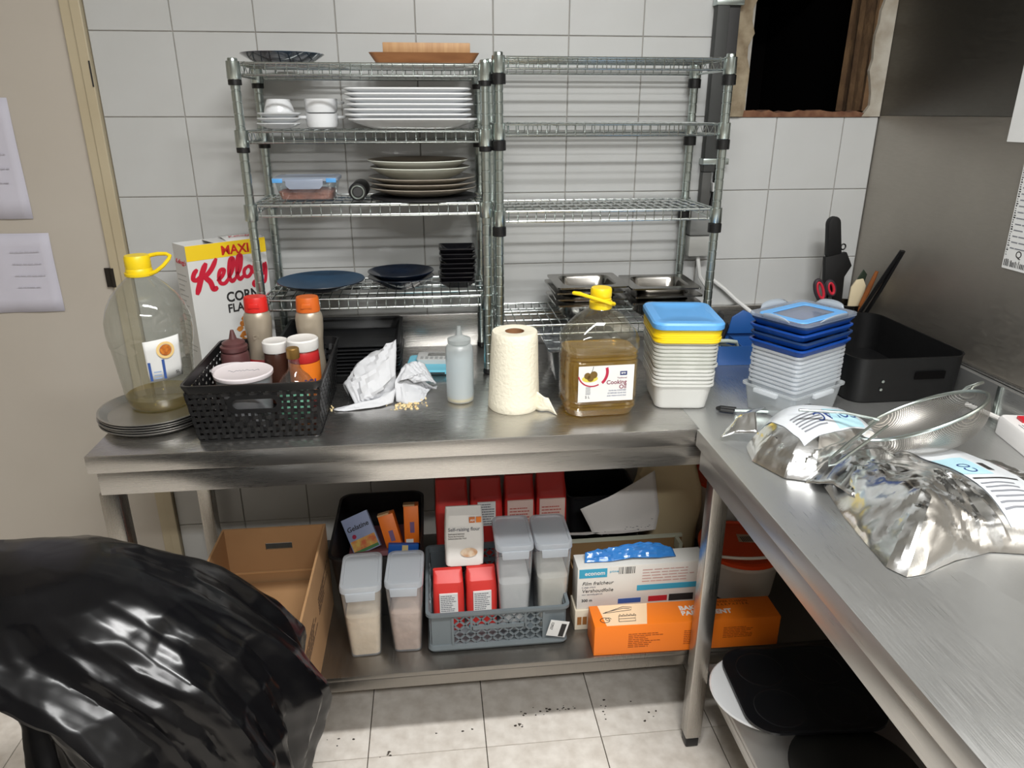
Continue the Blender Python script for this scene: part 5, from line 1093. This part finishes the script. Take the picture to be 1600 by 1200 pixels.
# carton of wraps: open tray box, film box, blue bags
t = thing('open_carton','low open carton with pale edges holding rolls of wrap','box',(1.128,-0.4285,SZ+0.0004))
kraft = mat('dim_kraft',(150,118,78),0.85); pale = mat('pale_green_edge',(196,198,178),0.8); w, d, h = 0.330, 0.130, 0.134
MB().box(-w/2,w/2,-d/2,d/2,0,.003).build('bottom', kraft, t, smooth=0); MB().box(-w/2,w/2,d/2-.003,d/2,.003,h).build('back_wall', kraft, t, smooth=0)
for s in (-1,1): MB().box(s*w/2-.0015,s*w/2+.0015,-d/2+.003,d/2-.003,.003,h-.02).build('side_wall', kraft, t, smooth=0)
MB().box(-w/2,w/2,d/2-.006,d/2+.003,h,h+.008).build('pale_edge', pale, t, smooth=0); MB().box(w/2-.022,w/2-.012,d/2-.045,d/2-.006,h-.03,h+.004).build('pale_tab', pale, t, smooth=0)
t = thing('cling_film_box','white and blue cling film box in front of the open carton','box',(1.122,-0.5285,SZ+0.0606))
w, d, h = 0.336, 0.062, 0.124; wc_ = mat('soft_white_card',(214,212,206),0.5); cy_ = mat('cyan_print',(52,156,190),0.5)
MB().box(-w/2,w/2,-d/2,d/2,0,h).build('carton', wc_, t, bev=0.0012)
y = -d/2-.0005
lg = MB().box(-w/2+.004,-w/2+.076,y-.0003,y+.0004,h-.030,h-.004).build('cyan_panel', cy_, t); text('lettering','econom',0.016,M['paper'],lg,(-w/2+.018,y-.0005,h-.022),bold=0.0003)
text('lettering','Film fraîcheur',0.0145,M['print'],t,(-w/2+.012,y,h-.052),shear=0.25); text('lettering','Vershoudfolie',0.0145,M['print'],t,(-w/2+.012,y,h-.074),shear=0.15); text('lettering','300 m',0.011,M['print'],t,(-w/2+.012,y,h-.102),bold=0.0002)
text('fine_lettering','à usage unique',0.006,M['grey_print'],t,(-w/2+.012,y,h-.060)); text('fine_lettering','voor eenmalig gebruik',0.006,M['grey_print'],t,(-w/2+.012,y,h-.082)); text('lettering','prime',0.010,cy_,t,(-w/2+.082,y,h-.018))
b = MB(); Q = random.Random(3); x = -w/2+0.106
while x < -w/2+0.146: b.box(x,x+Q.uniform(.0008,.0025),y-.0003,y+.0003,h-.024,h-.004); x += Q.uniform(.003,.005)
tag(b.build('barcode', M['print'], t), kind='stuff')
MB().box(-0.012,w/2,y-.0003,y+.0004,h-.078,h-.062).build('cyan_band', cy_, t); fine(5,0.0,w/2-.01,h-.055,h-.012,0.2,6,y-.0003,0.3,m=mat('faint_red_print',(186,140,134),0.6),parent=t)
MB().box(0.02,0.07,y-.0003,y+.0004,h-.114,h-.098).build('red_panel', mat('red_panel_print',(178,34,44),0.5), t); MB().box(0.075,0.14,y-.0003,y+.0004,h-.116,h-.096).build('black_panel', M['print'], t); MB().box(-0.06,0.0,y-.0003,y+.0004,h-.114,h-.100).build('blue_panel', bp_, t)
t = thing('blue_film_bags','shiny blue plastic bags bunched on top of the film box','bags',(1.10,-0.520,SZ+0.1852))
o = sheet_from([[(-0.125,-0.020,0.002),(-0.06,-0.024,0.004),(0.0,-0.020,0.008),(0.06,-0.024,0.006),(0.115,-0.018,0.002)],[(-0.120,0.0,0.018),(-0.06,0.0,0.022),(0.0,0.002,0.030),(0.06,0.0,0.034),(0.110,0.0,0.016)],[(-0.115,0.020,0.006),(-0.06,0.022,0.012),(0.0,0.022,0.020),(0.06,0.022,0.024),(0.105,0.020,0.006)]],53,0.008,34,14,14,60).build('film', mat('blue_film',(52,120,190),0.22,coat=0.4), t, smooth=20); o.modifiers.new('s','SOLIDIFY').thickness = 0.0006
t = thing('foil_roll_box','cream carton with brown printed squares under the cling film box','box',(1.122,-0.5285,SZ+0.0004))
MB().box(-0.172,0.168,-0.036,0.030,0,0.0598).build('carton', mat('cream_card',(206,196,176),0.6), t, bev=0.001)
for k in range(2): MB().box(-0.166+k*.014,-0.155+k*.014,-0.0368,-0.0361,0.016,0.040).build('brown_square', mat('brown_print',(140,90,40),0.6), t)
# baking parchment
t = thing('baking_parchment_box','long orange baking parchment carton at the front of the lower shelf','box',(1.214,-0.628,SZ+0.0004),-0.02)
w, d, h = 0.470, 0.082, 0.086
ro = mat('orange_parchment_card',(238,122,22),0.5); MB().box(-w/2,w/2,-d/2,d/2,0,h).build('carton', ro, t, bev=0.0016)
pk = MB().prism([(-w/2+.030,-d/2+.002),(-w/2+.130,-d/2+.002),(-w/2+.150,d/2-.002),(-w/2+.022,d/2-.002)],h+.0001,h+.0006).build('peach_panel', mat('peach_print',(240,206,168),0.5), t)
b = MB()
def ln(pts): b.tube([(p[0],p[1],h+.0008) for p in pts],0.0009,4)
ln([(-0.205+.012*math.cos(a)-.0*a,-.018+.009*math.sin(a)) for a in [k*.45 for k in range(15)]]); ln([(-0.196+.007*math.cos(a),-.015+.005*math.sin(a)) for a in [k*.6 for k in range(9)]])
ln([(-0.172,-.026),(-0.130,-.026),(-0.126,-.006),(-0.168,-.006),(-0.172,-.026)]); ln([(-0.170,-.016),(-0.128,-.016)])
for k in range(5): ln([(-0.168+k*.009,-.006),(-0.164+k*.009,.001),(-0.160+k*.009,-.006)])
ln([(-0.205,.008),(-0.150,.030),(-0.128,.026),(-0.132,.016),(-0.205,.008)]); ln([(-0.198,.012),(-0.150,.024),(-0.134,.021)])
tag(b.build('pastry_drawing', M['print'], pk), kind='stuff')
text('lettering','BAKING',0.022,M['paper'],t,(-0.010,0.004,h+.0003),rot=(0,0,0),bold=0.0007); text('lettering','PARCHMENT',0.022,M['paper'],t,(-0.010,-0.016,h+.0003),rot=(0,0,0),bold=0.0007)
dko = mat('dark_orange_print',(150,70,14),0.6); text('lettering','PAPIER CUISSON',0.0115,dko,t,(0.088,0.024,h+.0003),rot=(0,0,0)); text('lettering','B A K P A P I E R',0.0115,dko,t,(0.090,0.0125,h+.0003),rot=(0,0,0))
fine(8,-0.150,-0.060,0.018,0.062,0.35,7,-d/2-.0004,0.5,m=dko,parent=t); fine(8,-0.010,0.030,0.018,0.062,0.35,8,-d/2-.0004,0.5,m=dko,parent=t); fine(7,0.09,0.17,0.03,0.064,0.35,9,-d/2-.0004,0.6,m=dko,parent=t)
# bucket with orange lid
t = thing('plastic_bucket','white plastic bucket with orange lid and white bail behind the table leg','bucket',(1.445,-0.420,SZ+0.0004))
MB().lathe([(0.090,0),(0.094,0.003),(0.106,0.110),(0.113,0.112),(0.113,0.122),(0.108,0.124)],44).build('bucket', mat('white_bucket_plastic',(216,206,194),0.4), t)
l = MB().lathe([(0.114,0.1245),(0.117,0.126),(0.117,0.136),(0.108,0.139),(0.104,0.134),(0.001,0.134)],44).build('lid', mat('orange_red_lid',(222,72,24),0.4), t)
MB().box(-0.03,0.03,-0.02,0.02,0.1345,0.1352).build('barcode_sticker', mat('beige_sticker',(196,170,146),0.6), l, (0.03,0.02,0),(0,0,-0.2)); 
b = MB()
for k in range(9): b.box(0.008+k*.0052,0.0105+k*.0052,0.004,0.03,0.1354,0.1358)
tag(b.build('barcode', M['print'], l), kind='stuff')
MB().tube([(0.118*math.cos(a),-0.118*math.sin(a)*0.98,0.118+0.045*math.sin(a)) for a in [PI*k/20 for k in range(21)]],0.0042,8).build('bail', mat('white_bail',(226,220,210),0.4), t)
t = thing('plastic_bucket','second white bucket with orange lid tilted up behind the first','bucket',(1.500,-0.175,SZ+0.0004))
MB().lathe([(0.085,0),(0.090,0.003),(0.100,0.190),(0.107,0.192),(0.107,0.204),(0.103,0.206)],40).build('bucket', mat('white_bucket_plastic'), t)
MB().lathe([(0.109,0.2065),(0.111,0.208),(0.111,0.216),(0.102,0.219),(0.098,0.214),(0.001,0.214)],40).build('lid', mat('orange_red_lid'), t)
curved(0.0965,-0.9,0.2,0.06,0.16,14,0.05).build('label', M['paper'], t)
# ================================================================ on the side table
foil = mat('crinkled_foil',(236,237,238),0.18,1.0,bump=(20,0.12)); foil_l = mat('foil_label_white',(216,220,224),0.28,0.15)
def foil_bag(name, label, outline, cen, H, seed, amp, f0, f1, dents, patch, shift):
    """pillow over an outline on the table; returns (thing, height function)"""
    t = thing(name, label, 'bag', (cen[0],cen[1],TZ+0.0006)); P = [(x-cen[0],y-cen[1]) for x,y in outline]
    # resample the outline densely
    n = 170; L_ = [0]
    for i in range(len(P)): a, b_ = P[i], P[(i+1) % len(P)]; L_.append(L_[-1]+math.hypot(a[0]-b_[0],a[1]-b_[1]))
    def at(s):
        s = s % L_[-1]
        for i in range(len(P)):
            if L_[i+1] >= s: u = (s-L_[i])/(L_[i+1]-L_[i]); a, b_ = P[i], P[(i+1) % len(P)]; return (a[0]+(b_[0]-a[0])*u, a[1]+(b_[1]-a[1])*u)
        return P[0]
    ring = [at(L_[-1]*k/n) for k in range(n)]; hh = creases(seed,11,f0,f1); h2 = creases(seed+5,9,f0*2.2,f1*1.6)
    def inside(x, y):
        for i in range(4):
            a, b_ = patch[i], patch[(i+1) % 4]
            if (b_[0]-a[0])*(y-a[1])-(b_[1]-a[1])*(x-a[0]) > 0.004: return False
        return True
    def height(x, y, t_):
        z = H*(1-t_**2.4)**0.75
        for (dx,dy,r,a) in dents: z += a*math.exp(-((x-dx)**2+(y-dy)**2)/(r*r))
        q_ = 0.22 if inside(x,y) else 1.0
        z += amp*q_*(hh(x,y)+0.42*h2(x,y))*min(1.0,(1-t_)*5+0.25)*2
        return max(z, 0.0012+0.006*(1-t_))
    rows = []; m_ = 52
    for j in range(m_+1):
        t_ = 1-j/m_*0.995; rows.append([(x*t_,y*t_,height(x*t_,y*t_,t_)) for x,y in ring])
    b = MB(); b.loft([[(x*.985,y*.985,0.0002) for x,y in ring]]+rows, True, True); b.build('foil_pouch', foil, t, smooth=9)
    # printed label that follows the pouch: a quad in local xy
    def tpar(x, y):     # ray parameter relative to outline
        a = math.atan2(y,x); best = 1.0; r = math.hypot(x,y)
        lo = None
        for k in range(n):
            x1,y1 = ring[k]; x2,y2 = ring[(k+1) % n]; a1 = math.atan2(y1,x1); a2 = math.atan2(y2,x2); dd = (a2-a1+PI) % (2*PI)-PI; da = (a-a1+PI) % (2*PI)-PI
            if dd != 0 and 0 <= da/dd <= 1:
                den = (x2-x1)*math.sin(a)-(y2-y1)*math.cos(a)
                if abs(den) > 1e-9: rad = abs((x1*(y2-y1)-y1*(x2-x1))/den); return min(1.0, r/max(rad,1e-6))
        return 0.5
    A,B,C2,D = patch
    def uv(u, v): return (A[0]*(1-u)*(1-v)+B[0]*u*(1-v)+D[0]*(1-u)*v+C2[0]*u*v, A[1]*(1-u)*(1-v)+B[1]*u*(1-v)+D[1]*(1-u)*v+C2[1]*u*v)
    def surf(u, v, lift):
        x,y = uv(u,v); return (x, y, height(x,y,tpar(x,y))+lift)
    def strip(u0,u1,v0,v1,lift,nu,nv): return MB().sheet([[surf(u0+(u1-u0)*i/nu, v0+(v1-v0)*j/nv, lift) for i in range(nu+1)] for j in range(nv+1)])
    lab = strip(0,1,0,1,0.0016,30,18).build('label', foil_l, t, smooth=22)
    return t, lab, strip, surf
def on_label(name, s, size, m, lab, surf, u0, v0, du, dv, lift=0.0026):
    """lettering laid on a pouch label: text x runs along u, text height along v"""
    o = text(name, s, 1.0, m, lab, (0,0,0), rot=(0,0,0), ext=0.0)
    for v in o.data.vertices:
        p = surf(u0+du*v.co.x, v0+dv*v.co.y, lift); v.co = p
    return o
# bag 1
o1 = [(1.245,-0.790),(1.232,-0.850),(1.262,-0.925),(1.310,-0.946),(1.390,-0.915),(1.455,-0.885),(1.520,-0.835),(1.532,-0.770),(1.512,-0.715),(1.465,-0.706),(1.395,-0.712),(1.305,-0.728)]
c1 = (1.380,-0.812)
t,lab,strip,surf = foil_bag('foil_bag','smaller silver foil bag with upside-down white label beside the plastic boxes',o1,c1,0.080,61,0.012,7,30,[(-0.03,0.06,0.06,0.012)],[(-0.100,0.070),(0.105,0.100),(0.128,-0.010),(-0.072,-0.086)],None)
cyan = mat('pale_cyan_print',(176,214,226),0.3,0.1); nav = mat('navy_lettering',(34,58,120),0.4)
strip(0.45,0.80,0.55,0.98,0.0021,16,8).build('cyan_tint', cyan, lab, smooth=22)
on_label('lettering','COLAC',1,nav,lab,surf,0.80,0.62,-0.150,0.28)
for k in range(6): strip(0.08,0.36,0.55+k*0.06,0.575+k*0.06,0.0022,14,1).build('print_line', M['grey_print'], lab)
strip(0.80,0.83,0.05,0.62,0.0022,2,8).build('dark_stripe', M['print'], lab)
b = strip(0.44,0.58,0.10,0.30,0.0023,6,5); b.v = [(x+random.uniform(-.003,.003),y+random.uniform(-.003,.003),z) for x,y,z in b.v]; b.f = [f for i,f in enumerate(b.f) if i not in (0,4,11,17,20,26,29)]; b.build('black_emblem', mat('emblem_print',(60,60,64),0.6), lab, smooth=0)
hh = creases(77,6,20,60)
o = sheet_from([[(-0.178,0.055,0.012),(-0.150,0.050,0.022),(-0.110,0.030,0.030)],[(-0.160,0.075,0.020),(-0.130,0.080,0.050),(-0.100,0.070,0.060)],[(-0.110,0.115,0.030),(-0.090,0.105,0.052),(-0.070,0.090,0.060)]],83,0.003,12,10,12,40).build('folded_ear', foil, t, smooth=20); o.modifiers.new('s','SOLIDIFY').thickness = 0.0012
# bag 2
o2 = [(1.322,-0.955),(1.300,-1.060),(1.290,-1.150),(1.284,-1.215),(1.300,-1.242),(1.330,-1.238),(1.400,-1.212),(1.470,-1.195),(1.560,-1.215),(1.660,-1.190),(1.720,-1.080),(1.700,-0.960),(1.640,-0.885),(1.560,-0.868),(1.480,-0.872),(1.400,-0.905)]
c2 = (1.480,-1.050)
t,lab,strip,surf = foil_bag('foil_bag','large crinkled silver foil bag lying nearest the camera on the side table',o2,c2,0.070,91,0.017,5,26,[(-0.10,-0.06,0.05,0.018),(0.02,0.06,0.05,-0.012),(-0.13,-0.13,0.04,0.012)],[(0.012,0.165),(0.105,0.150),(0.140,-0.120),(0.030,-0.130)],None)
strip(0.0,0.55,0.36,0.62,0.0021,10,10).build('cyan_tint', cyan, lab, smooth=22)
def on_label2(s, m, u0, v0, du, dv):
    o = text('lettering', s, 1.0, m, lab, (0,0,0), rot=(0,0,0), ext=0.0)
    for v in o.data.vertices: v.co = surf(u0+du*v.co.y, v0+dv*v.co.x, 0.0026)
on_label2('CO',nav,0.16,0.60,0.30,-0.085)
strip(0.60,0.72,0.46,0.56,0.0023,3,4).build('dark_oval', M['print'], lab, smooth=22)
strip(0.05,0.86,0.665,0.680,0.0023,14,1).build('dark_stripe', M['print'], lab)
for k in range(6): strip(0.06,0.66,0.72+k*0.038,0.733+k*0.038,0.0022,14,1).build('print_line', M['grey_print'], lab)
for k in range(5): strip(0.12+k*0.16,0.22+k*0.16,0.02,0.12,0.0022,3,4).build('grey_bar', mat('pale_bar_print',(170,182,190),0.4), lab)
# loose foil collar between the bags
o = sheet_from([[(-0.20,0.085,0.012),(-0.17,0.045,0.030),(-0.16,0.0,0.030)],[(-0.12,0.150,0.030),(-0.10,0.110,0.055),(-0.09,0.05,0.050)],[(-0.02,0.188,0.030),(-0.01,0.150,0.045),(-0.01,0.10,0.045)]],97,0.006,16,12,12,40).build('folded_mouth', foil, t, smooth=20); o.modifiers.new('s','SOLIDIFY').thickness = 0.0010
# ---- sieve
A = Vector((1.440,-0.912,0.9465)); B = Vector((1.652,-0.856,1.015)); ctr = (A+B)/2; ex = (B-A).normalized(); Rs = (B-A).length/2
ey = Vector((0.60,0.80,-0.06)); ey = (ey-ex*ey.dot(ex)).normalized(); ez = ex.cross(ey)
sv = thing('wire_sieve','fine mesh steel sieve with wire handle propped behind the foil bags','sieve',ctr)
sv.rotation_euler = Matrix((ex,ey,ez)).transposed().to_euler()
m = bpy.data.materials.new('fine_wire_mesh'); m.use_nodes = True; nt = m.node_tree; n_ = nt.nodes; L_ = nt.links; p = n_['Principled BSDF']
p.inputs['Base Color'].default_value = lin((176,172,166)); p.inputs['Metallic'].default_value = 0.9; p.inputs['Roughness'].default_value = 0.4
tr_ = n_.new('ShaderNodeBsdfTransparent'); mx = n_.new('ShaderNodeMixShader'); uvn = n_.new('ShaderNodeTexCoord'); sp = n_.new('ShaderNodeSeparateXYZ'); L_.new(uvn.outputs['Object'], sp.inputs[0])
outs = []
for ax in (0,1):
    mu = n_.new('ShaderNodeMath'); mu.operation = 'MULTIPLY'; mu.inputs[1].default_value = 560; L_.new(sp.outputs[ax], mu.inputs[0])
    fr = n_.new('ShaderNodeMath'); fr.operation = 'FRACT'; L_.new(mu.outputs[0], fr.inputs[0]); gt = n_.new('ShaderNodeMath'); gt.operation = 'LESS_THAN'; gt.inputs[1].default_value = 0.30; L_.new(fr.outputs[0], gt.inputs[0]); outs.append(gt)
mm = n_.new('ShaderNodeMath'); mm.operation = 'MAXIMUM'; L_.new(outs[0].outputs[0], mm.inputs[0]); L_.new(outs[1].outputs[0], mm.inputs[1])
L_.new(mm.outputs[0], mx.inputs[0]); L_.new(tr_.outputs[0], mx.inputs[1]); L_.new(p.outputs[0], mx.inputs[2]); L_.new(mx.outputs[0], n_['Material Output'].inputs[0])
prof = [(Rs*math.cos(a)**0.8, -0.070*math.sin(a)) for a in [PI/2*k/12 for k in range(12)]]+[(0.002,-0.070)]
MB().lathe(list(reversed(prof)),48,cap0=False,cap1=False).build('mesh_bowl', m, sv, smooth=80)
MB().tube([(Rs*math.cos(2*PI*k/48),Rs*math.sin(2*PI*k/48),0.0) for k in range(48)],0.0036,8,True).build('rim', M['chrome_d'], sv)
MB().tube([(Rs-0.002,-0.008,0),(Rs+0.012,-0.006,0.004),(Rs+0.034,-0.002,0.002),(Rs+0.044,0.0,0.0),(Rs+0.034,0.004,0.002),(Rs+0.012,0.008,0.004),(Rs-0.002,0.010,0)],0.0028,8).build('rest_hook', M['chrome_d'], sv)
iv = Matrix((ex,ey,ez))   # world -> local rotation
def loc_(x,y,z): return tuple(iv @ (Vector((x,y,z))-ctr))
MB().tube([loc_(1.462,-0.878,0.972),loc_(1.380,-0.935,0.962),loc_(1.315,-0.975,0.945),loc_(1.306,-0.992,0.940),loc_(1.318,-0.990,0.942),loc_(1.385,-0.955,0.958),loc_(1.466,-0.902,0.970)],0.0026,8).build('handle', M['chrome_d'], sv)
MB().tube([loc_(1.462,-0.880,0.974),loc_(1.400,-0.862,0.984),loc_(1.318,-0.842,0.985)],0.0030,8).build('brace_rod', M['chrome_d'], sv)
# ladle lying behind the first bag
t = thing('ladle','steel ladle with dark looped handle end poking out left of the foil bag','ladle',(1.262,-0.600,TZ+0.0008))
MB().tube([(0.030,-0.012,0.006),(0.004,0.001,0.006),(0.000,0.010,0.006),(0.008,0.014,0.006),(0.040,0.000,0.006)],0.0050,8).build('looped_end', M['dark'], t)
MB().tube([(0.034,-0.006,0.006),(0.110,-0.026,0.008),(0.200,-0.050,0.008)],0.0040,8).build('shaft', M['chrome_d'], t)
# power strip and plug
t = thing('power_strip','white power strip with red switch at the right edge of the side table','power strip',(1.836,-0.800,TZ+0.0006),-1.80)
MB().rloft([(0.20,0.062,.014,0),(0.20,0.062,.014,0.034),(0.19,0.054,.012,0.040)],4).build('body', mat('white_abs',(222,220,218),0.4), t, (0.07,0,0))
MB().box(-0.012,0.012,-0.008,0.008,0.0402,0.046).build('switch', mat('red_switch',(190,24,40),0.35), t, (0.002,0.004,0),(0,0.12,0))
fine(3,0.03,0.08,-0.02,0.0,0.3,3,0,0.3,parent=t,loc=(0,0.0,0.0402),rot=(-PI/2,0,0))
MB().tube([(-0.028,0.0,0.016),(-0.07,-0.004,0.014),(-0.12,-0.014,0.010),(-0.165,-0.026,0.007)],0.0055,8).build('cord', mat('white_cord',(224,222,218),0.5), t)
t = thing('mains_plug','black mains plug with brass pins lying by the foil bag','plug',(1.722,-1.000,TZ+0.0006),0.5)
MB().rloft([(0.040,0.040,.012,0.0),(0.046,0.046,.014,0.012),(0.040,0.040,.014,0.030),(0.02,0.02,.009,0.034)],4).build('plug_body', M['black'], t)
MB().rloft([(0.030,0.026,.010,0.0),(0.032,0.028,.010,0.020),(0.02,0.018,.008,0.026)],4).build('strain_relief', M['black'], t, (0.034,0.014,0.0))
for s in (-1,1): MB().tube([(-0.022,s*0.009,0.014),(-0.044,s*0.009,0.012)],0.0026,8).build('pin', mat('brass',(190,160,96),0.3,1.0), t)
# ================================================================ below the side table
nst = mat('nonstick_black',(20,21,24),0.36,spec=0.4)
t = thing('cake_stand','white porcelain stand under the black griddle plate','stand',(1.330,-0.850,RSZ+0.0003))
MB().lathe([(0.060,0),(0.062,0.004),(0.030,0.012),(0.022,0.030),(0.030,0.042),(0.115,0.052),(0.120,0.058),(0.117,0.061),(0.001,0.058)],48).build('plate', M['white'], t)
gd = thing('griddle_plate','black non-stick griddle with round wells on the white stand','griddle',(1.412,-0.862,RSZ+0.0625),-0.06)
MB().rloft([(0.300,0.245,.055,0),(0.312,0.257,.060,0.006),(0.312,0.257,.060,0.012),(0.304,0.249,.056,0.0125),(0.298,0.243,.054,0.0105),(.05,.05,.02,.0105)],8).build('plate', nst, gd, smooth=40)
for i in range(2):
    for j in range(2):
        MB().lathe([(0.0505,0.0106),(0.0525,0.0113),(0.0550,0.0106)],40,-0.074+i*0.140,-0.058+j*0.116,False,False).build('round_well', nst, gd)
t = thing('frying_pan','black lidded pan at the bottom edge, nearest on the lower side shelf','pan',(1.425,-1.075,RSZ+0.0003))
MB().lathe([(0.100,0),(0.112,0.004),(0.128,0.044),(0.131,0.046),(0.131,0.049),(0.126,0.049),(0.110,0.008),(0.001,0.007)],48).build('pan', nst, t)
MB().lathe([(0.129,0.0495),(0.130,0.052),(0.100,0.062),(0.05,0.067),(0.001,0.068)],48).build('lid', mat('dark_glass_lid',(26,26,25),0.3), t)
t = thing('storage_tub','dark brown plastic storage tub pushed back under the side table','tub',(1.640,-0.800,RSZ+0.0004))
MB().rloft([(0.14,0.12,.02,0),(0.16,0.14,.022,0.18),(0.168,0.148,.024,0.184),(0.168,0.148,.024,0.192),(0.150,0.130,.02,0.192),(0.132,0.112,.018,0.004),(.05,.05,.01,.004)],4).build('tub', mat('dark_maroon_plastic',(52,26,26),0.5), t)
# ================================================================ black bin bag in the foreground
hb = creases(131,6,2.0,6.0); hs = creases(137,6,9,26)
sec = [(0.002,0.02,0.28,0.16),(0.05,0.0,0.31,0.175),(0.20,-0.020,0.330,0.185),(0.36,-0.028,0.342,0.19),(0.48,-0.030,0.365,0.195),(0.58,-0.040,0.376,0.20),(0.66,-0.085,0.345,0.195),(0.72,-0.150,0.300,0.185),(0.765,-0.260,0.258,0.175),(0.81,-0.360,0.205,0.155),(0.845,-0.330,0.140,0.125),(0.868,-0.240,0.075,0.085),(0.876,-0.140,0.00,0.03)]
rings = []; nseg = 330
def lerp_sec(z):
    for a,c in zip(sec,sec[1:]):
        if a[0] <= z <= c[0]: f = (z-a[0])/(c[0]-a[0]); return [a[k]+(c[k]-a[k])*f for k in range(4)]
    return list(sec[-1])
m_ = 170
for j in range(m_+1):
    z = sec[0][0]+(sec[-1][0]-sec[0][0])*(1-(1-j/m_)**1.25); _, xl, xr, ry = lerp_sec(z); cx = (xl+xr)/2; rx = (xr-xl)/2; ring = []
    for k in range(nseg):
        a = 2*PI*k/nseg; ca, sa = math.cos(a), math.sin(a); sq = 0.86
        x = cx+rx*math.copysign(abs(ca)**sq,ca); y = -1.045+ry*math.copysign(abs(sa)**sq,sa)*(1-0.62*max(0.0,-ca)*min(1.0,max(0.0,(z-0.58)/0.16)))+0.07*max(0.0,-ca)*min(1.0,max(0.0,(z-0.58)/0.16))
        wv = 0.16*noise.noise(Vector((x*3.5,z*2.4,y*3.5))); env = min(1,max(0.12,(0.85-z)/0.30))
        fold = (0.052*(tri(a*1.27+0.75*z+wv)-0.5)+0.028*(tri(a*2.6-1.3*z+1.5*wv)-0.5)+0.005*(tri(a*6.1+2.3*z-wv)-0.5))*env
        d_ = fold+0.034*hb(x,z,y*1.4)+0.005*hs(x,z,y)
        d_ *= min(1.0,(0.884-z)/0.05+0.12)
        cav = math.exp(-((a-3.75)/0.16)**2)*math.exp(-((z-0.70)/0.13)**2); d_ -= 0.15*cav      # hollow beside the overhanging fold
        if z > 0.60 and math.cos(a-3.7) > 0.5: d_ -= 0.0
        ring.append((x+ca*d_, y+sa*d_, max(0.001,z+0.03*hb(y*1.5,x*1.5)*min(1,z/.2)*(1 if z < .86 else .4))))
    rings.append(ring)
film = mat('black_bin_film',(9,9,11),0.22,var=(3,0.5),rgb2=(12,12,15),spec=0.30)
t = thing('bin_bag','black plastic bin bag draped over a bin in the left foreground','bin bag',(0,0,0))
MB().loft(rings).build('bag', film, t, smooth=22)
b = MB()
for off in (0.0,0.006): b.tube([(0.150,-1.135-off*.5,0.730+off),(0.195,-1.105-off*.5,0.752+off),(0.225,-1.070-off*.5,0.762+off)],0.0045,8)
tag(b.build('gathered_hem', film, t), 'rolled hem of the bag')
